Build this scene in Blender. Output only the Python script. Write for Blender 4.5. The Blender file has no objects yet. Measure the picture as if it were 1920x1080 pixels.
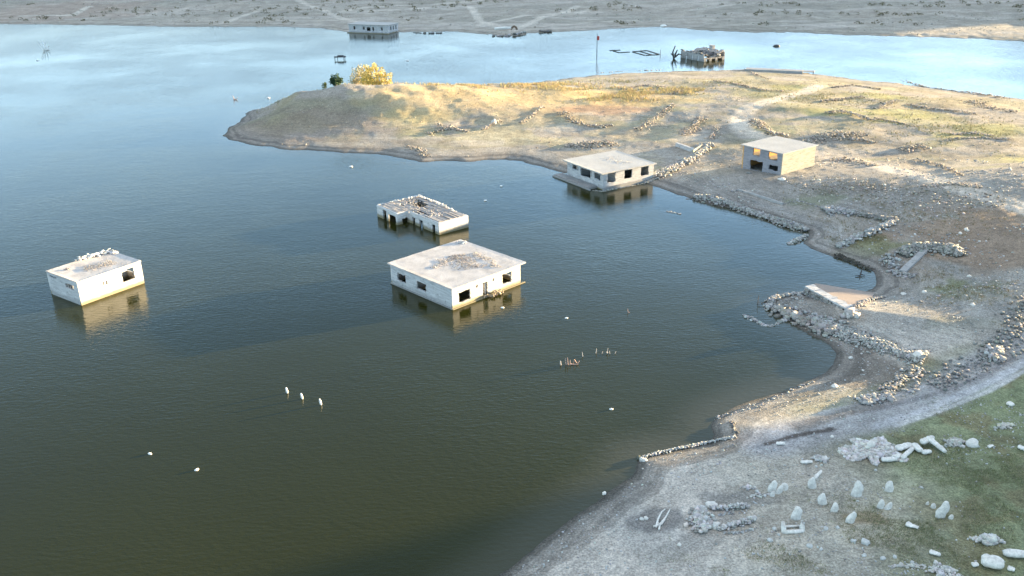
import bpy, math
import numpy as np
from mathutils import Matrix, Vector
rng = np.random.default_rng(7)
sc = bpy.context.scene
R = math.radians
# ------------------------------------------------------------------ camera
F_PX, PITCH, ROLL, CAM_H = 1700.0, R(22.5), R(1.0), 48.0
_X = np.array([1, 0, 0.]); _U = np.array([0, math.sin(PITCH), math.cos(PITCH)]); _F = np.array([0, math.cos(PITCH), -math.sin(PITCH)])
C_R = math.cos(ROLL)*_X - math.sin(ROLL)*_U
C_U = math.sin(ROLL)*_X + math.cos(ROLL)*_U
CAM = np.array([0, 0, CAM_H])
cam = bpy.data.cameras.new('camera'); camo = bpy.data.objects.new('camera', cam); sc.collection.objects.link(camo)
m = Matrix.Identity(4)
for i in range(3):
    m[i][0] = C_R[i]; m[i][1] = C_U[i]; m[i][2] = -_F[i]; m[i][3] = CAM[i]
camo.matrix_world = m
cam.sensor_width = 36.0; cam.lens = F_PX*36/1920; cam.clip_start = 1.0; cam.clip_end = 6000
sc.camera = camo
# ------------------------------------------------------------------ light
SUN_EL, SUN_AZ = 5.0, 22.0          # azimuth measured from +X towards +Y
w = bpy.data.worlds.new('World'); sc.world = w; w.use_nodes = True
nt = w.node_tree; nt.nodes.clear()
sky = nt.nodes.new('ShaderNodeTexSky'); sky.sky_type = 'NISHITA'; sky.sun_disc = False
sky.sun_elevation = R(SUN_EL); sky.sun_rotation = R(90-SUN_AZ)
sky.altitude = 600; sky.air_density = 1.0; sky.dust_density = 0.3; sky.ozone_density = 1.6
bg = nt.nodes.new('ShaderNodeBackground'); bg.inputs['Strength'].default_value = 0.15
wo = nt.nodes.new('ShaderNodeOutputWorld')
veil = nt.nodes.new('ShaderNodeMix'); veil.data_type = 'RGBA'; veil.inputs[0].default_value = 0.62      # thin high cloud veil
tcw = nt.nodes.new('ShaderNodeTexCoord'); sxyz = nt.nodes.new('ShaderNodeSeparateXYZ'); nt.links.new(tcw.outputs['Generated'], sxyz.inputs[0])
grd = nt.nodes.new('ShaderNodeValToRGB'); nt.links.new(sxyz.outputs[2], grd.inputs[0])
for _ in range(4): grd.color_ramp.elements.new(.5)
for _e, (_p, _c) in zip(grd.color_ramp.elements, [(0.0, (.82, 1.10, 1.34)), (.11, (.66, .98, 1.32)), (.24, (.30, .56, .92)), (.42, (.15, .235, .33)), (.74, (.18, .22, .235)), (1.0, (1.12, 1.0, .88))]):
    _e.position = _p; _e.color = (*_c, 1)
gsc = nt.nodes.new('ShaderNodeVectorMath'); gsc.operation = 'SCALE'; gsc.inputs['Scale'].default_value = 2.1; nt.links.new(grd.outputs[0], gsc.inputs[0])
# the sky brightens towards the low sun
glow = nt.nodes.new('ShaderNodeVectorMath'); glow.operation = 'DOT_PRODUCT'; nt.links.new(tcw.outputs['Generated'], glow.inputs[0])
glow.inputs[1].default_value = (math.cos(R(SUN_AZ)), math.sin(R(SUN_AZ)), 0)
gmr = nt.nodes.new('ShaderNodeMapRange'); gmr.interpolation_type = 'SMOOTHSTEP'; nt.links.new(glow.outputs['Value'], gmr.inputs[0])
gmr.inputs[1].default_value = .15; gmr.inputs[2].default_value = .72; gmr.inputs[3].default_value = 1.0; gmr.inputs[4].default_value = 1.9
gs2 = nt.nodes.new('ShaderNodeVectorMath'); gs2.operation = 'SCALE'; nt.links.new(gsc.outputs[0], gs2.inputs[0]); nt.links.new(gmr.outputs[0], gs2.inputs['Scale'])
nt.links.new(gs2.outputs[0], veil.inputs[7])
nt.links.new(sky.outputs[0], veil.inputs[6]); nt.links.new(veil.outputs[2], bg.inputs[0]); nt.links.new(bg.outputs[0], wo.inputs[0])
sl = bpy.data.lights.new('sun', 'SUN'); sl.energy = 4.3; sl.angle = R(0.6); sl.color = (1.0, 0.74, 0.40)
so = bpy.data.objects.new('sun', sl); sc.collection.objects.link(so)
sd = Vector((math.cos(R(SUN_EL))*math.cos(R(SUN_AZ)), math.cos(R(SUN_EL))*math.sin(R(SUN_AZ)), math.sin(R(SUN_EL))))
so.rotation_euler = sd.to_track_quat('Z', 'Y').to_euler()
sc.view_settings.view_transform = 'Standard'; sc.view_settings.look = 'None'
sc.view_settings.exposure = 2.8; sc.view_settings.gamma = 1.0
sc.cycles.use_denoising = True
sc.cycles.max_bounces = 6; sc.cycles.diffuse_bounces = 3; sc.cycles.glossy_bounces = 3

# ------------------------------------------------------------------ pixel rays of the survey photo -> world points
def ray(px, py):
    return C_R*(px-960)/F_PX - C_U*(py-540)/F_PX + _F
def P(px, py, z=0.0):
    d = ray(px, py); t = (z-CAM_H)/d[2]; q = CAM + d*t
    return np.array([q[0], q[1]])

# ------------------------------------------------------------------ noise
def _hash(ix, iy, s):
    n = (ix.astype(np.int64)*374761393 + iy.astype(np.int64)*668265263 + s*974634777) & 0xffffffff
    n = ((n ^ (n >> 13))*1274126177) & 0xffffffff
    n = (n ^ (n >> 16)) & 0xffffff
    return n/float(0xffffff)
def vnoise(x, y, s=0):
    x = np.asarray(x, float); y = np.asarray(y, float)
    ix = np.floor(x); iy = np.floor(y); fx = x-ix; fy = y-iy
    fx = fx*fx*(3-2*fx); fy = fy*fy*(3-2*fy)
    a = _hash(ix, iy, s); b = _hash(ix+1, iy, s); c = _hash(ix, iy+1, s); d = _hash(ix+1, iy+1, s)
    return (a*(1-fx)+b*fx)*(1-fy) + (c*(1-fx)+d*fx)*fy
def fbm(x, y, s=0, o=4):
    v = 0; a = 0.5; t = 0
    for k in range(o):
        v = v + a*vnoise(x*2**k+17.3*k, y*2**k-9.1*k, s+k); t += a; a *= .5
    return v/t
def sstep(a, b, x):
    t = np.clip((x-a)/(b-a), 0, 1); return t*t*(3-2*t)

# ------------------------------------------------------------------ terrain
SHORE = [(930,1084),(975,1050),(1020,1010),(1075,970),(1115,945),(1140,925),(1165,910),(1185,896),(1192,880),(1196,862),(1205,856),(1240,848),
(1300,836),(1330,829),(1342,815),(1334,800),(1342,784),(1370,768),(1420,748),(1470,733),(1510,714),(1545,700),(1562,682),(1566,664),(1556,648),(1540,637),
(1520,628),(1495,615),(1483,604),(1470,596),(1455,588),(1443,578),(1441,570),(1450,560),(1478,552),(1512,551),(1521,541),(1560,545),(1605,550),(1630,547),(1645,535),(1646,520),
(1632,508),(1600,493),(1560,480),(1525,466),(1500,456),(1507,449),(1515,440),(1512,433),(1480,426),(1440,412),(1400,401),(1345,386),(1300,373),
(1260,360),(1220,348),(1190,335),(1150,330),(1090,328),(1058,324),(1030,316),(980,304),(950,299),(920,300),(890,303),(830,303),(790,303),(762,297),(700,288),(620,285),(540,280),
(470,271),(432,262),(421,254),(424,244),(438,236),(454,229),(458,214),(476,206),(520,200),(600,192),(700,186),(800,178),(880,170),(950,165),(1000,156),(1060,147),
(1120,141),(1180,137),(1260,134),(1330,133),(1390,130),(1450,134),(1510,137),(1560,143),(1620,151),(1680,156),(1740,165),(1800,173),(1860,179),(1920,186),(2100,204)]
A = [P(*p) for p in SHORE] + [np.array(q, float) for q in [(330,270),(1700,420),(1700,-500),(-300,-500),(-140,-80),(-40,20),(-16,40)]]
FAR = [(-200,43),(0,45),(170,47),(330,50),(520,50),(600,53),(660,60),(700,62),(760,60),(850,59),(900,64),(960,68),(1000,62),(1100,57),(1180,52),(1240,50),(1290,54),(1330,57),(1420,61),
(1500,61),(1600,66),(1680,68),(1760,70),(1840,73),(1920,78),(2060,86)]
B = [P(*p) for p in FAR] + [np.array(q, float) for q in [(420,330),(1700,480),(1700,2200),(-1800,2200),(-1800,620),(-700,560)]]
def sdist(x, y, poly):
    poly = np.array(poly); n = len(poly)
    if x.size < 3000:
        a = poly[:, None, :]; e = np.roll(poly, -1, 0)[:, None, :]-a; e_ = e[..., 0]**2+e[..., 1]**2
        xf, yf = x.ravel()[None], y.ravel()[None]
        t = np.clip(((xf-a[..., 0])*e[..., 0]+(yf-a[..., 1])*e[..., 1])/e_, 0, 1)
        d = np.sqrt(((xf-a[..., 0]-t*e[..., 0])**2+(yf-a[..., 1]-t*e[..., 1])**2).min(0))
        c = (a[..., 1] > yf) != (a[..., 1]+e[..., 1] > yf)
        ey = np.where(e[..., 1] == 0, 1e-9, e[..., 1])
        ins = ((c & (xf < e[..., 0]*(yf-a[..., 1])/ey+a[..., 0])).sum(0) % 2) == 1
        return np.where(ins, d, -d).reshape(x.shape)
    d2 = np.full(x.shape, 1e18); ins = np.zeros(x.shape, bool)
    for i in range(n):
        ax, ay = poly[i]; bx, by = poly[(i+1) % n]
        ex, ey = bx-ax, by-ay
        t = np.clip(((x-ax)*ex+(y-ay)*ey)/(ex*ex+ey*ey), 0, 1)
        dx = x-ax-t*ex; dy = y-ay-t*ey
        d2 = np.minimum(d2, dx*dx+dy*dy)
        c = (ay > y) != (by > y)
        if ey != 0: ins ^= c & (x < ex*(y-ay)/ey+ax)
    d = np.sqrt(d2); return np.where(ins, d, -d)
def height(x, y, full=False):
    x = np.asarray(x, float); y = np.asarray(y, float)
    wob = (fbm(x/3.0, y/3.0, 3, 3)-.5)*np.clip((y-20)/120, .5, 3)*1.3
    dA = sdist(x, y, A)+wob; dB = sdist(x, y, B)+wob*1.5
    p = np.maximum(dA, 0)
    zA = 0.35*(1-np.exp(-p/2.5)) + 1.7*(1-np.exp(-p/38))
    # ridge with the trees at the tip of the peninsula
    rid = 5.4*np.exp(-((x+37)/24)**2/2-((y-236)/13)**2/2) + 2.4*np.exp(-((x+8)/26)**2/2-((y-255)/14)**2/2) + 1.2*np.exp(-((x+66)/14)**2/2-((y-232)/14)**2/2)
    zA = zA + rid*sstep(0, 16, dA)*(1+.25*(fbm(x/7, y/7, 11, 3)-.5))
    zA = zA + (1.6*np.exp(-((x-70)/26)**2/2-((y-215)/22)**2/2))*sstep(2, 25, dA)
    zA = zA + sstep(4, 30, dA)*(fbm(x/16, y/16, 21, 4)-.5)*1.15*np.clip((y-60)/140, .25, 1)
    # the right bank climbs away from the bay, turning its face from the low sun
    zA = zA + 4.6*(1-np.exp(-np.maximum(dA-2, 0)/34))*sstep(28, 48, x)*sstep(178, 148, y)*sstep(86, 106, y)
    # high ground beyond the right edge, whose shadow lies over the near shore
    line = (y-79)-.404*(x-20)
    hill = 62*sstep(170, 330, x)*sstep(12, -26, line+6*(fbm(x/30, y/30, 5, 3)-.5))
    zA = zA + hill
    zA = np.where(dA > 0, zA, np.maximum(dA*.12, -5))
    q = np.maximum(dB, 0)
    zB = .5*(1-np.exp(-q/6)) + .030*q + .05*np.maximum(q-120, 0) + .09*np.maximum(q-400, 0)
    zB = zB + sstep(5, 60, dB)*(fbm(x/40, y/26, 31, 5)-.5)*5.5
    zB = np.where(dB > 0, zB, np.maximum(dB*.1, -5))
    zB = zB + 150*sstep(700, 950, x)*sstep(290, 345, y-.404*x)  # unseen hill off to the right, added to shade the far shore
    z = np.where(dA > dB, zA, zB)
    z = z + np.where(np.maximum(dA, dB) > .3, (fbm(x/1.3, y/1.3, 41, 3)-.5)*np.where(dA > dB, .03+.13*sstep(6, 30, dA), .2), 0)
    return (z, dA, dB) if full else z
def hz(x, y): return float(height(np.array([x]), np.array([y]))[0])
def G(px, py):
    """where the ray through a pixel meets the ground (or the water)"""
    d = ray(px, py); z = 0.0
    for k in range(14):
        t = (z-CAM_H)/d[2]; q = CAM+d*t
        z = .5*z+.5*max(hz(q[0], q[1]), 0.0)
    return np.array([q[0], q[1], max(hz(q[0], q[1]), 0)])

# ------------------------------------------------------------------ helpers
def link(o, parent=None):
    sc.collection.objects.link(o)
    if parent is not None: o.parent = parent
    return o
def tag(o, label=None, cat=None, group=None, kind=None):
    if label: o['label'] = label
    if cat: o['category'] = cat
    if group: o['group'] = group
    if kind: o['kind'] = kind
    return o
def empty(name, loc, rz=0, label=None, cat=None, group=None):
    o = bpy.data.objects.new(name, None); o.empty_display_size = .5
    link(o); o.location = loc; o.rotation_euler = (0, 0, rz)
    return tag(o, label, cat, group)
def np_mesh(name, V, Fc, mat, col=None, parent=None, smooth=False):
    """V Nx3, Fc Mxk array of same-size faces"""
    me = bpy.data.meshes.new(name); V = np.asarray(V, np.float32); Fc = np.asarray(Fc, np.int32)
    me.vertices.add(len(V)); me.vertices.foreach_set('co', V.ravel())
    k = Fc.shape[1]
    me.loops.add(Fc.size); me.loops.foreach_set('vertex_index', Fc.ravel())
    me.polygons.add(len(Fc)); me.polygons.foreach_set('loop_start', np.arange(0, Fc.size, k, dtype=np.int32))
    me.polygons.foreach_set('loop_total', np.full(len(Fc), k, np.int32))
    if smooth: me.polygons.foreach_set('use_smooth', np.ones(len(Fc), bool))
    me.update(calc_edges=True)
    if col is not None:
        at = me.color_attributes.new('col', 'FLOAT_COLOR', 'POINT')
        c = np.ones((len(V), 4), np.float32); c[:, :3] = col; at.data.foreach_set('color', c.ravel())
    me.materials.append(mat)
    return link(bpy.data.objects.new(name, me), parent)
class MB:
    def __init__(s): s.v = []; s.f = []
    def quadbox(s, c8):
        n = len(s.v); s.v += [tuple(c) for c in c8]
        s.f += [tuple(n+i for i in q) for q in [(0,3,2,1),(4,5,6,7),(0,1,5,4),(1,2,6,5),(2,3,7,6),(3,0,4,7)]]
    def box(s, x0, y0, z0, x1, y1, z1, jit=0):
        c = [(x0,y0,z0),(x1,y0,z0),(x1,y1,z0),(x0,y1,z0),(x0,y0,z1),(x1,y0,z1),(x1,y1,z1),(x0,y1,z1)]
        if jit: c = [tuple(np.array(q)+rng.uniform(-jit, jit, 3)) for q in c]
        s.quadbox(c)
    def tube(s, pts, rad, n=6):
        pts = [np.array(p, float) for p in pts]
        if not hasattr(rad, '__len__'): rad = [rad]*len(pts)
        b0 = len(s.v)
        for i, p in enumerate(pts):
            t = pts[min(i+1, len(pts)-1)]-pts[max(i-1, 0)]; t = t/np.linalg.norm(t)
            a = np.cross(t, [0, 0, 1.]) if abs(t[2]) < .9 else np.cross(t, [1., 0, 0]); a /= np.linalg.norm(a); b = np.cross(t, a)
            for k in range(n):
                th = 2*math.pi*k/n; s.v.append(tuple(p+rad[i]*(math.cos(th)*a+math.sin(th)*b)))
        for i in range(len(pts)-1):
            for k in range(n):
                k2 = (k+1) % n; s.f.append((b0+i*n+k, b0+i*n+k2, b0+(i+1)*n+k2, b0+(i+1)*n+k))
        s.f.append(tuple(b0+k for k in range(n))[::-1]); s.f.append(tuple(b0+(len(pts)-1)*n+k for k in range(n)))
    def panel(s, axis, pos, t, u0, u1, z0, z1, ops, rag=0.0, top_rag=0.0, sub=None):
        """a wall slab with openings. axis 'x': runs along x at y from pos to pos+t; axis 'y': runs along y at x pos..pos+t"""
        us = {u0, u1}; zs = {z0, z1}
        for (a, b, c, d) in ops:
            a, b = max(min(a, b), u0), min(max(a, b), u1); c, d = max(min(c, d), z0), min(max(c, d), z1)
            us |= {a, b}; zs |= {c, d}
            if rag:
                us |= {a+(b-a)*q for q in (.25, .5, .75)}; zs |= {c+(d-c)*q for q in (.33, .66)}
        if top_rag: us |= set(np.linspace(u0, u1, int((u1-u0)/.35)+2).tolist())
        us = sorted(us); zs = sorted(zs)
        nu, nz = len(us), len(zs); idx = {}
        J = rng.uniform(-1, 1, (nu, nz, 2))
        def vert(i, j, sd):
            k = (i, j, sd)
            if k not in idx:
                u, z = us[i], zs[j]
                if rag and 0 < i < nu-1 and 0 < j < nz-1: u += J[i, j, 0]*rag; z += J[i, j, 1]*rag
                if top_rag and j == nz-1: z -= abs(J[i, j, 1])*top_rag
                q = pos+(t if sd else 0)
                idx[k] = len(s.v); s.v.append((u, q, z) if axis == 'x' else (q, u, z))
            return idx[k]
        def solid(i, j):
            if not (0 <= i < nu-1 and 0 <= j < nz-1): return False
            uc, zc = (us[i]+us[i+1])/2, (zs[j]+zs[j+1])/2
            return not any(min(a, b) < uc < max(a, b) and min(c, d) < zc < max(c, d) for (a, b, c, d) in ops)
        for i in range(nu-1):
            for j in range(nz-1):
                if not solid(i, j): continue
                for sd in (0, 1):
                    q = (vert(i, j, sd), vert(i+1, j, sd), vert(i+1, j+1, sd), vert(i, j+1, sd)); s.f.append(q if sd == 0 else q[::-1])
                for (di, dj, p, r) in ((-1, 0, (i, j), (i, j+1)), (1, 0, (i+1, j), (i+1, j+1)), (0, -1, (i, j), (i+1, j)), (0, 1, (i, j+1), (i+1, j+1))):
                    if not solid(i+di, j+dj):
                        s.f.append((vert(*p, 0), vert(*r, 0), vert(*r, 1), vert(*p, 1)))
    def build(s, name, mat, parent=None, bevel=0, smooth=False):
        me = bpy.data.meshes.new(name); me.from_pydata([tuple(map(float, v)) for v in s.v], [], s.f); me.materials.append(mat)
        if smooth: me.polygons.foreach_set('use_smooth', [True]*len(me.polygons))
        import bmesh
        b = bmesh.new(); b.from_mesh(me); bmesh.ops.recalc_face_normals(b, faces=b.faces); b.to_mesh(me); b.free()
        o = link(bpy.data.objects.new(name, me), parent)
        if bevel:
            md = o.modifiers.new('bevel', 'BEVEL'); md.width = bevel; md.segments = 1; md.limit_method = 'ANGLE'
        return o

# ------------------------------------------------------------------ materials
def mat(name, rough=.9):
    m = bpy.data.materials.new(name); m.use_nodes = True
    n = m.node_tree; b = n.nodes['Principled BSDF']; b.inputs['Roughness'].default_value = rough
    b.inputs['Specular IOR Level'].default_value = .25
    return m, n, b
def N(n, t, **kw):
    x = n.nodes.new(t)
    for k, v in kw.items():
        if k in x.inputs: x.inputs[k].default_value = v
        else: setattr(x, k, v)
    return x
def noise(n, vec, scale, detail=4, rough=.6):
    x = N(n, 'ShaderNodeTexNoise'); x.inputs['Scale'].default_value = scale; x.inputs['Detail'].default_value = detail; x.inputs['Roughness'].default_value = rough
    if vec is not None: n.links.new(vec, x.inputs['Vector'])
    return x
def ramp(n, fac, stops):
    r = N(n, 'ShaderNodeValToRGB'); e = r.color_ramp.elements
    while len(e) < len(stops): e.new(.5)
    for i, (p, c) in enumerate(stops):
        e[i].position = p; e[i].color = (*c, 1) if hasattr(c, '__len__') else (c, c, c, 1)
    n.links.new(fac, r.inputs[0]); return r
def mix(n, fac, a, b, mode='MIX'):
    x = N(n, 'ShaderNodeMix', data_type='RGBA', blend_type=mode)
    if hasattr(fac, 'links'): n.links.new(fac, x.inputs[0])
    else: x.inputs[0].default_value = fac
    for s, i in ((a, 6), (b, 7)):
        if hasattr(s, 'links'): n.links.new(s, x.inputs[i])
        else: x.inputs[i].default_value = (*s, 1) if hasattr(s, '__len__') else (s, s, s, 1)
    return x.outputs[2]
def bump(n, b, h, strength, dist):
    x = N(n, 'ShaderNodeBump'); x.inputs['Strength'].default_value = strength; x.inputs['Distance'].default_value = dist
    n.links.new(h, x.inputs['Height']); n.links.new(x.outputs[0], b.inputs['Normal']); return x
def pos(n): return N(n, 'ShaderNodeNewGeometry').outputs['Position']
def objc(n): return N(n, 'ShaderNodeTexCoord').outputs['Object']

def make_ground():
    m, n, b = mat('dry_ground', .95)
    p = pos(n); at = N(n, 'ShaderNodeVertexColor', layer_name='col')
    n1 = noise(n, p, 1.3, 8, .7); n2 = noise(n, p, .16, 5, .6); n3 = noise(n, p, 5.5, 4, .7)
    c = mix(n, 1, at.outputs[0], ramp(n, n1.outputs[0], [(.28, .72), (.5, 1.0), (.72, 1.28)]).outputs[0], 'MULTIPLY')
    c = mix(n, 1, c, ramp(n, n2.outputs[0], [(.3, .80), (.7, 1.2)]).outputs[0], 'MULTIPLY')
    c = mix(n, 1, c, ramp(n, n3.outputs[0], [(.36, .66), (.5, 1.0), (.66, 1.45)]).outputs[0], 'MULTIPLY')
    # strand lines left by the falling water: follow the height above the water
    sep = N(n, 'ShaderNodeSeparateXYZ'); n.links.new(p, sep.inputs[0])
    a = N(n, 'ShaderNodeMath', operation='MULTIPLY_ADD'); n.links.new(noise(n, p, .25, 4).outputs[0], a.inputs[0]); a.inputs[1].default_value = .22; n.links.new(sep.outputs[2], a.inputs[2])
    cm = N(n, 'ShaderNodeCombineXYZ'); n.links.new(a.outputs[0], cm.inputs[2])
    st = noise(n, cm.outputs[0], 3.2, 4, .8)
    zf = N(n, 'ShaderNodeMapRange'); n.links.new(sep.outputs[2], zf.inputs[0]); zf.inputs[1].default_value = .3; zf.inputs[2].default_value = 3.0; zf.inputs[3].default_value = 1; zf.inputs[4].default_value = .15
    c2 = mix(n, 1, c, ramp(n, st.outputs[0], [(.38, .55), (.5, 1.0), (.62, 1.3)]).outputs[0], 'MULTIPLY')
    c = mix(n, zf.outputs[0], c, c2)
    # wet rim right above the water line
    wf = N(n, 'ShaderNodeMapRange'); n.links.new(sep.outputs[2], wf.inputs[0]); wf.inputs[1].default_value = .02; wf.inputs[2].default_value = .16; wf.inputs[3].default_value = .55; wf.inputs[4].default_value = 1
    cw = N(n, 'ShaderNodeVectorMath', operation='SCALE'); n.links.new(c, cw.inputs[0]); n.links.new(wf.outputs[0], cw.inputs['Scale'])
    n.links.new(cw.outputs[0], b.inputs['Base Color'])
    hh = N(n, 'ShaderNodeMath', operation='ADD'); n.links.new(n1.outputs[0], hh.inputs[0]); n.links.new(n3.outputs[0], hh.inputs[1])
    bump(n, b, hh.outputs[0], .8, .22)
    return m
def make_water():
    m, n, b = mat('lake_water', .06)
    b.inputs['IOR'].default_value = 1.333; b.inputs['Specular IOR Level'].default_value = .5
    p = pos(n); at = N(n, 'ShaderNodeVertexColor', layer_name='col')
    n0 = noise(n, p, .02, 3)
    n.links.new(mix(n, 1, at.outputs[0], ramp(n, n0.outputs[0], [(.3, .85), (.7, 1.15)]).outputs[0], 'MULTIPLY'), b.inputs['Base Color'])
    mp = N(n, 'ShaderNodeMapping'); mp.inputs['Rotation'].default_value = (0, 0, R(-24)); mp.inputs['Scale'].default_value = (.42, 1.0, 1); n.links.new(p, mp.inputs[0])
    r1 = noise(n, mp.outputs[0], 2.6, 3, .55)
    r2 = noise(n, mp.outputs[0], .6, 2, .5)
    r3 = noise(n, p, 4.0, 2, .5)
    gust = ramp(n, noise(n, p, .022, 4).outputs[0], [(.36, .38), (.62, 1.0)])
    a = N(n, 'ShaderNodeMath', operation='MULTIPLY_ADD'); n.links.new(r2.outputs[0], a.inputs[0]); a.inputs[1].default_value = .6; n.links.new(r1.outputs[0], a.inputs[2])
    a2 = N(n, 'ShaderNodeMath', operation='MULTIPLY_ADD'); n.links.new(r3.outputs[0], a2.inputs[0]); a2.inputs[1].default_value = .12; n.links.new(a.outputs[0], a2.inputs[2])
    a3 = N(n, 'ShaderNodeMath', operation='MULTIPLY'); n.links.new(a2.outputs[0], a3.inputs[0]); n.links.new(gust.outputs[0], a3.inputs[1])
    bump(n, b, a3.outputs[0], .7, .062)
    return m
def make_plaster(name, base, stain, algae=.5, streak=.35):
    m, n, b = mat(name, .92)
    p = objc(n); g = pos(n)
    mp = N(n, 'ShaderNodeMapping'); mp.inputs['Scale'].default_value = (.5, .5, 4.0); n.links.new(p, mp.inputs[0])
    n1 = noise(n, mp.outputs[0], 1.2, 6, .65); n2 = noise(n, p, 4.0, 5, .7)
    c = mix(n, ramp(n, n1.outputs[0], [(.42, 0.0), (.72, streak*1.6)]).outputs[0], base, stain)
    c = mix(n, 1, c, ramp(n, n2.outputs[0], [(.3, .86), (.7, 1.06)]).outputs[0], 'MULTIPLY')
    # patches where the render has fallen off, and a silt line of uneven height
    n4 = noise(n, p, 1.1, 5, .75)
    c = mix(n, ramp(n, n4.outputs[0], [(.62, 0), (.655, .75)]).outputs[0], c, tuple(q*.42 for q in stain))
    sep = N(n, 'ShaderNodeSeparateXYZ'); n.links.new(g, sep.inputs[0])
    a0 = N(n, 'ShaderNodeMath', operation='MULTIPLY_ADD'); n.links.new(noise(n, g, .9, 5, .7).outputs[0], a0.inputs[0]); a0.inputs[1].default_value = -1.3; n.links.new(sep.outputs[2], a0.inputs[2])
    f0 = N(n, 'ShaderNodeMapRange'); n.links.new(a0.outputs[0], f0.inputs[0]); f0.inputs[1].default_value = -.25; f0.inputs[2].default_value = .15; f0.inputs[3].default_value = .55; f0.inputs[4].default_value = 0
    c = mix(n, f0.outputs[0], c, tuple(q*.8 for q in stain)) if algae != .01 else c
    c0 = c
    a = N(n, 'ShaderNodeMath', operation='MULTIPLY_ADD'); n.links.new(noise(n, g, 1.5, 4).outputs[0], a.inputs[0]); a.inputs[1].default_value = -.5; n.links.new(sep.outputs[2], a.inputs[2])
    f = N(n, 'ShaderNodeMapRange'); n.links.new(a.outputs[0], f.inputs[0]); f.inputs[1].default_value = algae*.35-.15; f.inputs[2].default_value = algae-.15; f.inputs[3].default_value = .85; f.inputs[4].default_value = 0
    c = mix(n, f.outputs[0], c, (.24, .205, .115))
    if algae < .12: c = c0
    n.links.new(c, b.inputs['Base Color']); bump(n, b, n2.outputs[0], .5, .03)
    return m
def make_roof(name, base, dark, scale=.7):
    m, n, b = mat(name, .95); p = objc(n)
    n1 = noise(n, p, scale, 6, .7); n2 = noise(n, p, 5, 5, .75); n3 = noise(n, p, .35, 3, .5)
    c = mix(n, ramp(n, n1.outputs[0], [(.45, 0), (.75, .55)]).outputs[0], base, dark)
    c = mix(n, 1, c, ramp(n, n2.outputs[0], [(.3, .82), (.7, 1.1)]).outputs[0], 'MULTIPLY')
    c = mix(n, 1, c, ramp(n, n3.outputs[0], [(.3, .9), (.7, 1.06)]).outputs[0], 'MULTIPLY')
    n.links.new(c, b.inputs['Base Color']); bump(n, b, n2.outputs[0], .5, .05)
    return m
def make_attr(name, rough=.95, bsc=3.0, bst=.5, trans=0):
    m, n, b = mat(name, rough); p = pos(n); at = N(n, 'ShaderNodeVertexColor', layer_name='col')
    nn = noise(n, p, bsc, 4, .7)
    n.links.new(mix(n, 1, at.outputs[0], ramp(n, nn.outputs[0], [(.3, .78), (.7, 1.18)]).outputs[0], 'MULTIPLY'), b.inputs['Base Color'])
    if bst: bump(n, b, nn.outputs[0], bst, .05)
    return m
def make_plain(name, c, rough=.8, v=.25, sc_=4):
    m, n, b = mat(name, rough); nn = noise(n, objc(n), sc_, 4, .7)
    n.links.new(mix(n, 1, c, ramp(n, nn.outputs[0], [(.3, 1-v), (.7, 1+v)]).outputs[0], 'MULTIPLY'), b.inputs['Base Color'])
    return m
M_ground = make_ground(); M_water = make_water()
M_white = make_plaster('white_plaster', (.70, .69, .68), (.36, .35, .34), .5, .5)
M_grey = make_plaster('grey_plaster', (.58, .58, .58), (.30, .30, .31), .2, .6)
M_shade = make_plaster('shaded_plaster', (.62, .62, .62), (.33, .33, .33), .10, .6)  # the white plaster again, shade of the left faces put into its colour
M_silt = make_plaster('silty_plaster', (.42, .41, .40), (.26, .26, .26), .03, .5)
M_sunglow = make_plaster('sunglow_plaster', (.62, .36, .14), (.45, .25, .10), .01, .5)  # orange glow of the low sun mixed into the plaster colour
M_block_lit = make_plaster('lit_block', (.40, .40, .36), (.27, .25, .20), .01, .7)  # block house walls, tone made lighter and warmer for the sunlit sides
M_block_shade = make_plaster('shaded_block', (.33, .33, .36), (.22, .22, .24), .01, .7)  # same block, shade of the left face painted in as a darker, cooler tone
M_roof = make_roof('weathered_concrete', (.56, .53, .51), (.22, .20, .19), .45)
M_roofc = make_roof('clean_concrete', (.50, .49, .47), (.42, .41, .39))
M_ruinr = make_roof('ruined_roof', (.40, .37, .35), (.20, .18, .17), 1.2)
M_stone = make_attr('rubble_stone'); M_leaf = make_attr('foliage', .7, 1.5, 0); M_grass = make_attr('dry_stems', .9, 2, 0)
M_marble = make_plain('pale_grave_stone', (.70, .67, .62), .9, .3, 3)
M_wood = make_plain('bleached_wood', (.55, .50, .45), .9, .3, 8)
M_dark = make_plain('wet_dark_wood', (.06, .055, .05), .9, .3, 5)
M_bark = make_plain('bark', (.16, .12, .09), .9, .3, 5)
M_iron = make_plain('dark_metal', (.08, .08, .085), .6, .2, 8)
M_float = make_plain('white_float', (.85, .85, .82), .5, .05, 3)
M_pink = make_plain('pinkish_wood', (.52, .36, .30), .9, .2, 6)
M_red = make_plain('red_cloth', (.5, .08, .06), .9, .1, 6)

# ------------------------------------------------------------------ ground sheet
NR, NC, NO = 720, 640, 34
Yr = np.concatenate([np.linspace(-420, 38, 22, endpoint=False), 38*(720/38.)**(np.linspace(0, 1, NR)), np.linspace(760, 2000, 22)])
inner = np.linspace(-1, 1, NC); ex = np.expm1(np.linspace(0, 1, NO+1)[1:]*3.2)/np.expm1(3.2)
XX = []
for y in Yr:
    W = .60*max(y, 0)+34 if y < 760 else .60*760+34
    XX.append(np.concatenate([-(W+ex[::-1]*(1600-W)), inner*W, W+ex*(1600-W)]))
XX = np.array(XX); YY = np.repeat(Yr[:, None], XX.shape[1], 1)
gx, gy = XX.ravel(), YY.ravel()
gz, dA, dB = height(gx, gy, True)

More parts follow.
